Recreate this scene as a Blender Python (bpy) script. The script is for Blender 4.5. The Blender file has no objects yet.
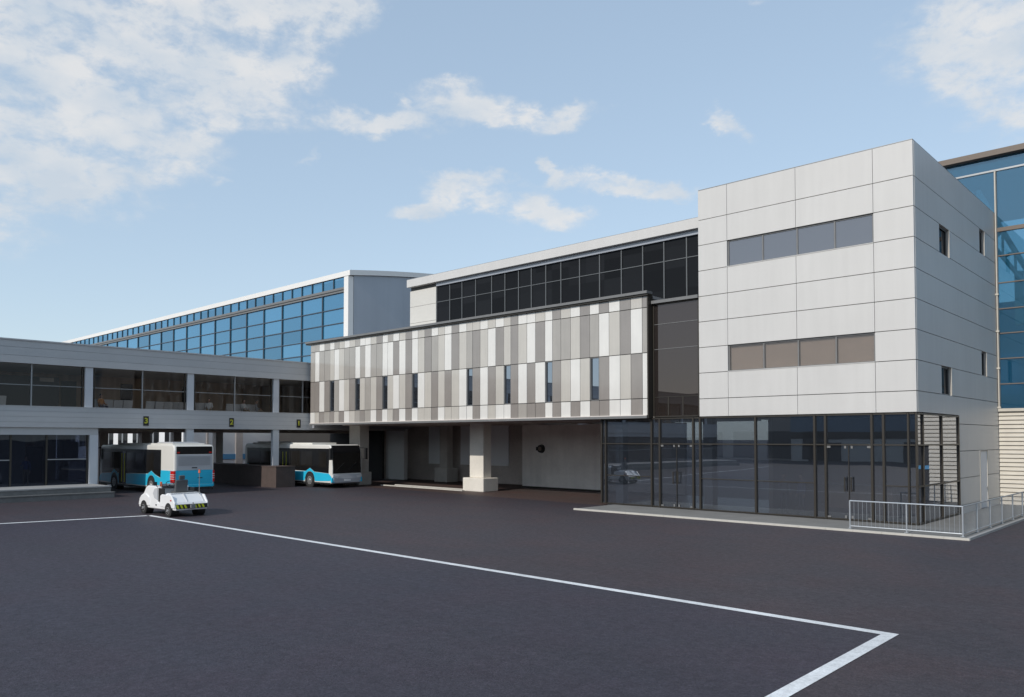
import bpy, bmesh, math, random
from mathutils import Vector, Matrix
R = math.radians
rnd = random.Random(7)
scene = bpy.context.scene
COL = scene.collection

# ------------------------------------------------------------------ render / camera
scene.view_settings.view_transform = 'Standard'
scene.view_settings.look = 'None'
scene.view_settings.gamma = 1.0
scene.view_settings.exposure = 0.0
scene.render.film_transparent = False
try:
    scene.cycles.max_bounces = 10
    scene.cycles.diffuse_bounces = 6
    scene.cycles.transparent_max_bounces = 24
    scene.cycles.caustics_reflective = False
    scene.cycles.caustics_refractive = False
    scene.cycles.use_denoising = True
    scene.cycles.sample_clamp_indirect = 6.0
except Exception:
    pass
CAM = Vector((9.1178, -32.5699, 3.3817))
YAW, PITCH, FPX, CXP, CYP = R(43.018), R(1.8336), 782.44, 512.0, 414.01
cd = bpy.data.cameras.new('camera')
cam = bpy.data.objects.new('camera', cd)
COL.objects.link(cam)
cam.location = CAM
cam.rotation_euler = (R(90) + PITCH, 0, YAW)
cd.sensor_width = 36.0
cd.lens = FPX / 1024 * 36.0
cd.shift_y = (CYP - 348.5) / 1024
cd.clip_end = 6000
scene.camera = cam

def sky_dir(x, y):
    fw = Vector((-math.sin(YAW) * math.cos(PITCH), math.cos(YAW) * math.cos(PITCH), math.sin(PITCH)))
    rt = Vector((math.cos(YAW), math.sin(YAW), 0))
    up = rt.cross(fw)
    return (fw + rt * ((x - CXP) / FPX) - up * ((y - CYP) / FPX)).normalized()

# ------------------------------------------------------------------ sun and sky
SUN = Vector((0.035, -1.0, 0.62)).normalized()
sl = bpy.data.lights.new('sun', 'SUN')
sl.energy = 2.9
sl.angle = R(0.5)
sl.color = (1.0, 0.945, 0.87)
so = bpy.data.objects.new('sun', sl)
COL.objects.link(so)
so.rotation_euler = SUN.to_track_quat('Z', 'Y').to_euler()
so.location = (0, -60, 60)

world = bpy.data.worlds.new('World')
scene.world = world
world.use_nodes = True
wt = world.node_tree
wt.nodes.clear()
def WN(t, **k):
    n = wt.nodes.new(t)
    for a, b in k.items():
        setattr(n, a, b)
    return n
def wl(a, b):
    wt.links.new(a, b)
wout = WN('ShaderNodeOutputWorld')
wbg = WN('ShaderNodeBackground')
wbg.inputs['Strength'].default_value = 0.15
wl(wbg.outputs[0], wout.inputs[0])
sky = WN('ShaderNodeTexSky', sky_type='NISHITA')
sky.sun_disc = False
sky.sun_elevation = math.asin(SUN.z)
sky.sun_rotation = math.atan2(SUN.x, SUN.y)
sky.altitude = 50
sky.air_density = 1.0
sky.dust_density = 0.6
sky.ozone_density = 1.4
hs = WN('ShaderNodeHueSaturation')
hs.inputs['Saturation'].default_value = 1.0
hs.inputs['Value'].default_value = 1.0
wl(sky.outputs[0], hs.inputs['Color'])
gam = WN('ShaderNodeGamma'); gam.inputs['Gamma'].default_value = 0.40      # compresses sky brightness, scaled up next, to balance sky against shaded walls
wl(hs.outputs[0], gam.inputs['Color'])
skm = WN('ShaderNodeVectorMath', operation='MULTIPLY'); skm.inputs[1].default_value = (2.35, 2.62, 2.85)
wl(gam.outputs[0], skm.inputs[0])
tc = WN('ShaderNodeTexCoord')
nrm = WN('ShaderNodeVectorMath', operation='NORMALIZE')
wl(tc.outputs['Generated'], nrm.inputs[0])
# clouds: soft ellipses laid out in azimuth and elevation, broken up by fractal noise
sep = WN('ShaderNodeSeparateXYZ'); wl(nrm.outputs[0], sep.inputs[0])
def MT(op, a, b=None, c=None):
    n = WN('ShaderNodeMath', operation=op)
    for k, v in enumerate((a, b, c)):
        if v is None: continue
        if isinstance(v, (int, float)): n.inputs[k].default_value = v
        else: wl(v, n.inputs[k])
    return n.outputs[0]
AZ0 = MT('ARCTAN2', sep.outputs['X'], sep.outputs['Y'])
EL0 = MT('ARCSINE', sep.outputs['Z'])
cmb = WN('ShaderNodeCombineXYZ'); wl(AZ0, cmb.inputs[0]); wl(MT('MULTIPLY', EL0, 1.7), cmb.inputs[1])
def NZ(scale, detail, rough, seed=0.0, dist=0.0):
    n = WN('ShaderNodeTexNoise'); n.inputs['Scale'].default_value = scale; n.inputs['Detail'].default_value = detail; n.inputs['Roughness'].default_value = rough; n.inputs['Distortion'].default_value = dist
    m = WN('ShaderNodeVectorMath', operation='ADD'); m.inputs[1].default_value = (seed, seed * 1.7, 0); wl(cmb.outputs[0], m.inputs[0]); wl(m.outputs[0], n.inputs['Vector'])
    return n
warp = NZ(16, 6, .6, 3.1)
wsep = WN('ShaderNodeSeparateXYZ'); wl(warp.outputs['Color'], wsep.inputs[0])
AZ = MT('MULTIPLY_ADD', MT('SUBTRACT', wsep.outputs['X'], .5), .075, AZ0)
EL = MT('MULTIPLY_ADD', MT('SUBTRACT', wsep.outputs['Y'], .5), .050, EL0)
CLOUDS = [(365, 122, 90, 12, 0, 1.35), (480, 107, 58, 15, 10, 1.25), (530, 124, 45, 10, 4, .85), (577, 112, 40, 10, -10, .95), (455, 82, 30, 7, -5, .65), (405, 97, 18, 5, 38, .5),
          (462, 180, 20, 12, 0, .95), (430, 205, 38, 12, -14, 1.0), (490, 197, 66, 15, 12, 1.3), (545, 210, 50, 9, 8, .85), (562, 224, 30, 8, -10, .9), (424, 213, 26, 8, 0, .8), (505, 177, 40, 7, 10, .6),
          (552, 171, 13, 7, 60, .95), (590, 183, 40, 11, 6, 1.1), (632, 190, 48, 9, 7, .95), (682, 191, 30, 9, 0, .9), (731, 120, 22, 10, 42, 1.6),
          (310, 154, 24, 4, -8, .5), (225, 187, 14, 4, 0, .45), (520, 243, 40, 6, 0, .4), (755, 0, 28, 8, 10, .65),
          (-10, 40, 150, 62, 0, 1.0), (80, 15, 140, 40, 0, .85), (140, 142, 66, 38, -8, 1.15), (-20, 150, 62, 48, 0, 1.1), (60, 105, 110, 52, 0, .75), (235, 22, 110, 26, 0, .8), (287, 57, 36, 28, 10, 1.15), (205, 48, 60, 28, 20, .75),
          (335, 6, 75, 20, -8, 1.05), (-130, 80, 200, 130, 0, 1.0), (1003, 36, 66, 42, 0, 1.25), (1030, 92, 36, 28, 20, 1.1), (955, 58, 30, 22, 0, .7), (1100, 30, 130, 75, 0, 1.1)]
fall = None
PXR = math.radians(0.0675)
for (x, y, rx_, ry_, tilt, dens) in CLOUDS:
    d = sky_dir(x, y)
    a0, e0 = math.atan2(d.x, d.y), math.asin(d.z)
    d1 = sky_dir(x + 10, y); slope = math.atan2(math.asin(d1.z) - e0, math.atan2(d1.x, d1.y) - a0)
    th = slope - math.radians(tilt)
    du, dv = MT('SUBTRACT', AZ, a0), MT('SUBTRACT', EL, e0)
    ca, sa = math.cos(th), math.sin(th)
    u = MT('ADD', MT('MULTIPLY', du, ca / (rx_ * PXR)), MT('MULTIPLY', dv, sa / (rx_ * PXR)))
    v = MT('ADD', MT('MULTIPLY', du, -sa / (ry_ * PXR)), MT('MULTIPLY', dv, ca / (ry_ * PXR)))
    g = MT('MULTIPLY', MT('EXPONENT', MT('MULTIPLY', MT('ADD', MT('MULTIPLY', u, u), MT('MULTIPLY', v, v)), -.8)), dens)
    fall = g if fall is None else MT('ADD', fall, g)
holes = NZ(11, 6, .6, 5.5)
hr_ = WN('ShaderNodeMapRange'); hr_.inputs['From Min'].default_value = .36; hr_.inputs['From Max'].default_value = .60; hr_.inputs['To Min'].default_value = .50; hr_.inputs['To Max'].default_value = 1.12
wl(holes.outputs['Fac'], hr_.inputs['Value'])
fall = MT('MULTIPLY', MT('MINIMUM', fall, 1.12), hr_.outputs[0])
fine = NZ(30, 10, .62, 7.3, .3)
fr = WN('ShaderNodeMapRange'); fr.inputs['From Min'].default_value = .28; fr.inputs['From Max'].default_value = .72; wl(fine.outputs['Fac'], fr.inputs['Value'])
dens_ = MT('MULTIPLY', fall, MT('MULTIPLY_ADD', fr.outputs[0], .85, .54))
ramp = WN('ShaderNodeMapRange', interpolation_type='SMOOTHSTEP'); ramp.inputs['From Min'].default_value = .26; ramp.inputs['From Max'].default_value = 1.15; ramp.inputs['To Max'].default_value = .86
wl(dens_, ramp.inputs['Value'])
gate = ramp
broad = NZ(9, 5, .55, 1.9)
ccol = WN('ShaderNodeMixRGB'); ccol.inputs['Color1'].default_value = (4.05, 4.5, 5.0, 1); ccol.inputs['Color2'].default_value = (5.35, 5.35, 5.35, 1)
cr = WN('ShaderNodeMapRange'); cr.inputs['From Min'].default_value = .36; cr.inputs['From Max'].default_value = .62
wl(broad.outputs['Fac'], cr.inputs['Value']); wl(cr.outputs[0], ccol.inputs['Fac'])
mix = WN('ShaderNodeMixRGB')
wl(gate.outputs[0], mix.inputs['Fac']); wl(skm.outputs[0], mix.inputs['Color1']); wl(ccol.outputs[0], mix.inputs['Color2'])
wl(mix.outputs[0], wbg.inputs['Color'])

# ------------------------------------------------------------------ materials
M = {}
def mat(name, color, rough=0.6, metal=0.0, spec=0.5, noise=None, bump=None, coat=0.0, streak=None, emit=None):
    """noise=(scale, amount, detail): tone variation of the material itself; streak=(sx,sy,sz,amount) stretched variation; bump=(scale, strength)"""
    m = bpy.data.materials.new(name)
    m.use_nodes = True
    t = m.node_tree
    b = t.nodes['Principled BSDF']
    b.inputs['Base Color'].default_value = (*color, 1)
    b.inputs['Roughness'].default_value = rough
    b.inputs['Metallic'].default_value = metal
    b.inputs['Specular IOR Level'].default_value = spec
    if coat:
        b.inputs['Coat Weight'].default_value = coat
        b.inputs['Coat Roughness'].default_value = 0.06
    if noise or bump or streak:
        co = t.nodes.new('ShaderNodeNewGeometry')
        src = co.outputs['Position']
        last = None
        def layer(vec, scale, amount, detail, last):
            n = t.nodes.new('ShaderNodeTexNoise')
            n.inputs['Scale'].default_value = scale
            n.inputs['Detail'].default_value = detail
            t.links.new(vec, n.inputs['Vector'])
            r = t.nodes.new('ShaderNodeMapRange')
            r.inputs['From Min'].default_value = 0.3
            r.inputs['From Max'].default_value = 0.7
            r.inputs['To Min'].default_value = 1 - amount
            r.inputs['To Max'].default_value = 1 + amount
            t.links.new(n.outputs['Fac'], r.inputs['Value'])
            if last is None:
                return r.outputs[0]
            mm = t.nodes.new('ShaderNodeMath'); mm.operation = 'MULTIPLY'
            t.links.new(last, mm.inputs[0]); t.links.new(r.outputs[0], mm.inputs[1])
            return mm.outputs[0]
        for nz in ([noise] if isinstance(noise, tuple) else (noise or [])):
            last = layer(src, nz[0], nz[1], nz[2], last)
        if streak:
            mpn = t.nodes.new('ShaderNodeMapping')
            mpn.inputs['Scale'].default_value = streak[:3]
            t.links.new(src, mpn.inputs[0])
            last = layer(mpn.outputs[0], 1.0, streak[3], 5, last)
        if last is not None:
            vm = t.nodes.new('ShaderNodeVectorMath'); vm.operation = 'SCALE'
            vm.inputs[0].default_value = color
            t.links.new(last, vm.inputs['Scale'])
            t.links.new(vm.outputs[0], b.inputs['Base Color'])
        if bump:
            n = t.nodes.new('ShaderNodeTexNoise'); n.inputs['Scale'].default_value = bump[0]; n.inputs['Detail'].default_value = 4
            t.links.new(src, n.inputs['Vector'])
            bp = t.nodes.new('ShaderNodeBump'); bp.inputs['Strength'].default_value = bump[1]; bp.inputs['Distance'].default_value = 0.02
            t.links.new(n.outputs['Fac'], bp.inputs['Height']); t.links.new(bp.outputs[0], b.inputs['Normal'])
    if emit:
        b.inputs['Emission Color'].default_value = (*emit[0], 1)
        b.inputs['Emission Strength'].default_value = emit[1]
    M[name] = m
    return m

def glass(name, tint, trans, gloss_col, base, f0=0.08, diffuse=(0.03, 0.03, 0.035), dmix=0.0, rough=0.0, power=4.0, cell=None):
    """tinted architectural glass: see-through tint, a body colour, and a mirror layer that grows towards grazing angles"""
    m = bpy.data.materials.new(name)
    m.use_nodes = True
    t = m.node_tree
    t.nodes.clear()
    out = t.nodes.new('ShaderNodeOutputMaterial')
    tr = t.nodes.new('ShaderNodeBsdfTransparent'); tr.inputs[0].default_value = (*tint, 1)
    df = t.nodes.new('ShaderNodeBsdfDiffuse'); df.inputs[0].default_value = (*diffuse, 1)
    gl = t.nodes.new('ShaderNodeBsdfGlossy'); gl.inputs['Color'].default_value = (*gloss_col, 1); gl.inputs['Roughness'].default_value = rough
    geo = t.nodes.new('ShaderNodeNewGeometry')
    n = t.nodes.new('ShaderNodeTexNoise'); n.inputs['Scale'].default_value = 0.55; n.inputs['Detail'].default_value = 1
    t.links.new(geo.outputs['Position'], n.inputs['Vector'])
    bp = t.nodes.new('ShaderNodeBump'); bp.inputs['Strength'].default_value = 0.10; bp.inputs['Distance'].default_value = 0.02
    t.links.new(n.outputs['Fac'], bp.inputs['Height'])
    t.links.new(bp.outputs[0], gl.inputs['Normal'])
    lw = t.nodes.new('ShaderNodeLayerWeight'); lw.inputs['Blend'].default_value = 0.5
    pw = t.nodes.new('ShaderNodeMath'); pw.operation = 'POWER'; pw.inputs[1].default_value = power
    t.links.new(lw.outputs['Facing'], pw.inputs[0])
    mr = t.nodes.new('ShaderNodeMapRange'); mr.inputs['To Min'].default_value = f0; mr.inputs['To Max'].default_value = 0.92
    t.links.new(pw.outputs[0], mr.inputs['Value'])
    if cell:                                  # coating tone differs a little from pane to pane
        av = t.nodes.new('ShaderNodeVectorMath'); av.operation = 'ADD'; av.inputs[1].default_value = cell[1]
        t.links.new(geo.outputs['Position'], av.inputs[0])
        dvv = t.nodes.new('ShaderNodeVectorMath'); dvv.operation = 'DIVIDE'; dvv.inputs[1].default_value = cell[0]
        t.links.new(av.outputs[0], dvv.inputs[0])
        fl_ = t.nodes.new('ShaderNodeVectorMath'); fl_.operation = 'FLOOR'; t.links.new(dvv.outputs[0], fl_.inputs[0])
        wn = t.nodes.new('ShaderNodeTexWhiteNoise'); t.links.new(fl_.outputs[0], wn.inputs['Vector'])
        vr = t.nodes.new('ShaderNodeMapRange'); vr.inputs['To Min'].default_value = .74; vr.inputs['To Max'].default_value = 1.22; t.links.new(wn.outputs['Value'], vr.inputs['Value'])
        vs = t.nodes.new('ShaderNodeVectorMath'); vs.operation = 'SCALE'; vs.inputs[0].default_value = diffuse; t.links.new(vr.outputs[0], vs.inputs['Scale'])
        t.links.new(vs.outputs[0], df.inputs[0])
        gs = t.nodes.new('ShaderNodeVectorMath'); gs.operation = 'SCALE'; gs.inputs[0].default_value = gloss_col
        vg = t.nodes.new('ShaderNodeMapRange'); vg.inputs['To Min'].default_value = .86; vg.inputs['To Max'].default_value = 1.1; t.links.new(wn.outputs['Value'], vg.inputs['Value'])
        t.links.new(vg.outputs[0], gs.inputs['Scale']); t.links.new(gs.outputs[0], gl.inputs['Color'])
    m1 = t.nodes.new('ShaderNodeMixShader'); m1.inputs[0].default_value = dmix
    t.links.new(tr.outputs[0], m1.inputs[1]); t.links.new(df.outputs[0], m1.inputs[2])
    m2 = t.nodes.new('ShaderNodeMixShader')
    t.links.new(mr.outputs[0], m2.inputs[0]); t.links.new(m1.outputs[0], m2.inputs[1]); t.links.new(gl.outputs[0], m2.inputs[2])
    t.links.new(m2.outputs[0], out.inputs[0])
    M[name] = m
    return m

mat('cladding_white', (0.575, 0.562, 0.545), 0.42, noise=(0.35, 0.03, 4), streak=(3.0, 3.0, 0.25, 0.025))
mat('cladding_joint', (0.10, 0.10, 0.10), 0.8)
mat('cladding_cream', (0.60, 0.58, 0.54), 0.5, noise=(0.5, 0.03, 4))
mat('panel_white', (0.70, 0.68, 0.645), 0.14, spec=0.6, coat=0.5, noise=(1.2, 0.03, 3), streak=(6, 6, .4, .025))
mat('panel_light', (0.50, 0.47, 0.425), 0.14, spec=0.6, coat=0.5, noise=(1.2, 0.03, 3), streak=(6, 6, .4, .03))
mat('panel_mid', (0.355, 0.33, 0.30), 0.14, spec=0.6, coat=0.5, noise=(1.2, 0.04, 3), streak=(6, 6, .4, .035))
mat('panel_dark', (0.27, 0.245, 0.225), 0.14, spec=0.6, coat=0.5, noise=(1.2, 0.04, 3), streak=(6, 6, .4, .035))
mat('frame_grey', (0.17, 0.17, 0.17), 0.45, noise=(3, .06, 3))
mat('frame_brown', (0.044, 0.038, 0.031), 0.4, metal=0.3)
mat('frame_light', (0.30, 0.31, 0.32), 0.4, metal=0.4)
mat('frame_mid', (0.125, 0.13, 0.135), 0.45, metal=0.3)
mat('frame_blue', (0.07, 0.09, 0.115), 0.4, metal=0.3)
mat('fascia', (0.47, 0.475, 0.48), 0.45, noise=(0.5, 0.035, 4), streak=(2, 2, 6, 0.02))
mat('fascia_joint', (0.25, 0.26, 0.27), 0.7)
mat('column_paint', (0.55, 0.57, 0.60), 0.5, noise=(1, 0.03, 3))
mat('concrete', (0.52, 0.49, 0.45), 0.8, noise=[(1.1, 0.08, 6), (9, 0.05, 4)], bump=(30, 0.15))
mat('concrete_pale', (0.72, 0.68, 0.61), 0.8, noise=[(1.1, 0.06, 6), (9, 0.04, 4)], bump=(30, 0.12))
mat('undercroft_wall', (0.034, 0.031, 0.029), 0.85, noise=(0.7, 0.12, 6))  # near black stands in for the wing's shade on a sunlit wall
mat('concrete_dark', (0.52, 0.46, 0.42), 0.85, noise=[(0.7, 0.12, 6), (7, 0.07, 4)], bump=(30, 0.15))
mat('render_wall', (0.78, 0.74, 0.69), 0.8, noise=[(0.8, 0.09, 6), (6, .03, 4)], streak=(2, 2, .15, .05))
mat('soffit', (0.66, 0.61, 0.57), 0.7)
mat('paving', (0.20, 0.195, 0.185), 0.85, noise=[(0.8, 0.10, 5), (14, 0.10, 3)], bump=(40, 0.2))
mat('kerb', (0.52, 0.50, 0.455), 0.75, noise=(2.5, 0.06, 5))
mat('step_stone', (0.34, 0.34, 0.335), 0.8, noise=[(1, 0.07, 5), (12, 0.06, 3)])
mat('step_face', (0.17, 0.17, 0.165), 0.85, noise=[(1, 0.10, 5), (6, 0.10, 3)])
mat('brick_dark', (0.085, 0.062, 0.055), 0.85, noise=[(2, 0.12, 5), (14, 0.14, 3)], bump=(20, 0.25))
mat('line_paint', (0.72, 0.73, 0.73), 0.6, noise=[(0.33, 0.12, 5), (2.2, 0.10, 7), (9, 0.12, 6), (30, 0.12, 4)])
mat('roof_white', (0.78, 0.76, 0.73), 0.45)
mat('roof_brown', (0.16, 0.125, 0.10), 0.6)
mat('roof_grey', (0.3, 0.3, 0.3), 0.8)
mat('metal_wall', (0.36, 0.38, 0.42), 0.38, metal=0.25, noise=(0.15, 0.05, 3), streak=(1, 1, 0.05, 0.04))
mat('louvre', (0.55, 0.51, 0.44), 0.55, noise=(2, 0.04, 3))
mat('galvanised', (0.50, 0.53, 0.56), 0.35, metal=0.6, noise=(6, 0.06, 3))
mat('door_white', (0.62, 0.66, 0.72), 0.4, noise=(2, 0.03, 3))
mat('tile_floor', (0.26, 0.25, 0.245), 0.35)
mat('interior_wall', (0.34, 0.31, 0.28), 0.8, noise=(0.8, 0.06, 3))
mat('interior_brown', (0.50, 0.37, 0.27), 0.75, noise=(0.8, 0.08, 3), streak=(0.4, 2.4, 0.02, 0.28))
mat('interior_dark', (0.03, 0.03, 0.033), 0.6)
mat('ceiling_panel', (0.66, 0.64, 0.60), 0.8)
mat('frosted', (0.85, 0.85, 0.86), 0.4)
mat('blind', (0.80, 0.70, 0.62), 0.8, noise=(2, 0.05, 3))
mat('fabric_grey', (0.60, 0.60, 0.61), 0.8)
mat('steel_leg', (0.4, 0.4, 0.41), 0.35, metal=0.8)
mat('paint_white', (0.84, 0.84, 0.84), 0.28, coat=0.5, noise=(1.5, 0.015, 3))
mat('bus_cream', (0.76, 0.74, 0.69), 0.3, coat=0.5, noise=(0.8, 0.02, 3))
mat('bus_cyan', (0.028, 0.50, 0.74), 0.3, coat=0.4, noise=(0.8, 0.03, 3))
mat('bus_grey', (0.50, 0.51, 0.53), 0.35, noise=(0.8, 0.03, 3))
mat('bus_black', (0.010, 0.010, 0.011), 0.25, spec=0.4)
mat('bus_pane', (0.016, 0.0145, 0.013), 0.10, spec=0.35)
mat('plastic_black', (0.016, 0.016, 0.017), 0.55)
mat('rubber', (0.025, 0.024, 0.024), 0.85, noise=(12, 0.15, 3))
mat('rim_grey', (0.42, 0.42, 0.42), 0.4, metal=0.6)
mat('lamp_red', (0.55, 0.015, 0.012), 0.25, spec=0.6)
mat('lamp_clear', (0.7, 0.7, 0.7), 0.12, spec=0.7)
mat('lamp_orange', (0.75, 0.16, 0.06), 0.3)
mat('pole_yellow', (0.62, 0.60, 0.03), 0.4)
mat('hazard_yellow', (0.62, 0.66, 0.02), 0.45)
mat('sign_black', (0.012, 0.012, 0.012), 0.4)
mat('seat_grey', (0.075, 0.08, 0.085), 0.65)
mat('trim_grey', (0.20, 0.21, 0.22), 0.5)
mat('skin', (0.46, 0.27, 0.19), 0.6)
mat('hair_dark', (0.03, 0.022, 0.018), 0.7)
for n_, c_ in (('shirt_white', (0.66, 0.66, 0.66)), ('shirt_blue', (0.05, 0.09, 0.22)), ('shirt_orange', (0.45, 0.20, 0.05)), ('shirt_grey', (0.24, 0.25, 0.28)), ('trousers_dark', (0.10, 0.11, 0.15)), ('trousers_tan', (0.30, 0.23, 0.15))):
    mat(n_, c_, 0.85)
mat('far_white', (0.74, 0.74, 0.74), 0.6)
mat('far_blue', (0.10, 0.30, 0.52), 0.5)
mat('slate_blue', (0.16, 0.23, 0.30), 0.5)
mat('sign_yellow', (0.42, 0.43, 0.03), 0.5)
mat('screen_black', (0.008, 0.008, 0.01), 0.3)
glass('glass_shop', (0.66, 0.69, 0.73), 0.5, (0.86, 0.90, 0.98), 0, f0=0.20, diffuse=(0.042, 0.049, 0.060), dmix=0.30, power=3.0)
glass('glass_lounge', (0.88, 0.86, 0.84), 0.7, (0.42, 0.44, 0.48), 0, f0=0.03, power=5.0)
glass('glass_room', (0.56, 0.60, 0.68), 0.7, (0.5, 0.55, 0.65), 0, f0=0.05, diffuse=(0.03, 0.034, 0.044), dmix=0.15, power=4.5)
glass('glass_black', (0.05, 0.05, 0.055), 0.0, (0.24, 0.25, 0.27), 0, f0=0.03, diffuse=(0.015, 0.0155, 0.017), dmix=0.9, power=3.6, cell=((1.25, 50.0, 1.1), (0, 0, 0)))
glass('glass_bay', (0.1, 0.09, 0.09), 0.1, (0.60, 0.50, 0.47), 0, f0=0.155, diffuse=(0.026, 0.021, 0.019), dmix=0.9, power=3.0)
glass('glass_grey', (0.50, 0.52, 0.55), 0.3, (0.66, 0.70, 0.76), 0, f0=0.17, diffuse=(0.20, 0.205, 0.225), dmix=0.60, power=3.0)
glass('glass_clear', (0.86, 0.83, 0.80), 0.3, (0.6, 0.65, 0.75), 0, f0=0.05, diffuse=(0.22, 0.20, 0.18), dmix=0.25, power=3.5)
glass('glass_slot', (0.10, 0.11, 0.13), 0.1, (0.72, 0.78, 0.88), 0, f0=0.42, diffuse=(0.03, 0.033, 0.04), dmix=0.9, power=2.2)
glass('glass_hall', (0.10, 0.20, 0.28), 0.1, (0.42, 0.64, 0.85), 0, f0=0.25, diffuse=(0.020, 0.138, 0.235), dmix=0.88, power=1.7, cell=((4.0, 50.0, 1.45), (57.4, 0, -.85)))
glass('glass_hall_clear', (0.52, 0.78, 0.90), 0.4, (0.52, 0.72, 0.88), 0, f0=0.18, diffuse=(0.022, 0.115, 0.185), dmix=0.36, power=2.4)

# asphalt: broad tonal patches, fine aggregate, and sheen painted as a bluish bay tone
def asphalt(name, color, bluish):
    m = mat(name, color, 0.62, spec=0.35)
    t = m.node_tree
    b = t.nodes['Principled BSDF']
    g = t.nodes.new('ShaderNodeNewGeometry')
    def nz(scale, det, lo, hi, sc=None):
        n = t.nodes.new('ShaderNodeTexNoise'); n.inputs['Scale'].default_value = scale; n.inputs['Detail'].default_value = det; n.inputs['Roughness'].default_value = .6
        if sc:
            mp_ = t.nodes.new('ShaderNodeMapping'); mp_.inputs['Scale'].default_value = sc
            t.links.new(g.outputs['Position'], mp_.inputs[0]); t.links.new(mp_.outputs[0], n.inputs['Vector'])
        else:
            t.links.new(g.outputs['Position'], n.inputs['Vector'])
        r = t.nodes.new('ShaderNodeMapRange'); r.inputs['From Min'].default_value = .3; r.inputs['From Max'].default_value = .7
        r.inputs['To Min'].default_value = lo; r.inputs['To Max'].default_value = hi
        t.links.new(n.outputs['Fac'], r.inputs['Value'])
        return r.outputs[0]
    def mul(a, c):
        k = t.nodes.new('ShaderNodeMath'); k.operation = 'MULTIPLY'
        t.links.new(a, k.inputs[0]); t.links.new(c, k.inputs[1]); return k.outputs[0]
    v = mul(mul(nz(0.11, 5, .93, 1.07), nz(3.2, 7, .84, 1.16)), mul(nz(26, 3, .62, 1.38), mul(nz(9.5, 3, .82, 1.18), nz(0.6, 5, .93, 1.07, (.12, 1.5, 1)))))
    mx = t.nodes.new('ShaderNodeMixRGB')
    mx.inputs['Color1'].default_value = (*color, 1); mx.inputs['Color2'].default_value = (*bluish, 1)
    t.links.new(nz(0.07, 3, 0, 1), mx.inputs['Fac'])
    sc_ = t.nodes.new('ShaderNodeVectorMath'); sc_.operation = 'SCALE'
    mb_ = t.nodes.new('ShaderNodeMixRGB'); mb_.inputs['Color2'].default_value = (color[0] * 1.16, color[1] * .96, color[2] * .94, 1)
    t.links.new(nz(0.42, 7, -.35, .85), mb_.inputs['Fac']); mb_.use_clamp = True
    cl_ = t.nodes.new('ShaderNodeClamp'); t.links.new(mb_.inputs['Fac'].links[0].from_socket, cl_.inputs[0]); t.links.new(cl_.outputs[0], mb_.inputs['Fac'])
    t.links.new(mx.outputs[0], mb_.inputs['Color1'])
    t.links.new(mb_.outputs[0], sc_.inputs[0]); t.links.new(v, sc_.inputs['Scale'])
    t.links.new(sc_.outputs[0], b.inputs['Base Color'])
    n = t.nodes.new('ShaderNodeTexNoise'); n.inputs['Scale'].default_value = 38; n.inputs['Detail'].default_value = 3
    t.links.new(g.outputs['Position'], n.inputs['Vector'])
    bp = t.nodes.new('ShaderNodeBump'); bp.inputs['Strength'].default_value = .35; bp.inputs['Distance'].default_value = .02
    t.links.new(n.outputs['Fac'], bp.inputs['Height']); t.links.new(bp.outputs[0], b.inputs['Normal'])
    rr = nz(7, 4, .58, .72)
    t.links.new(rr, b.inputs['Roughness'])
asphalt('asphalt', (0.051, 0.0418, 0.0475), (0.0455, 0.0402, 0.0490))
asphalt('asphalt_bay', (0.040, 0.0365, 0.050), (0.0445, 0.039, 0.0480))
asphalt('asphalt_brown', (0.078, 0.054, 0.048), (0.068, 0.052, 0.048))

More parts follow.
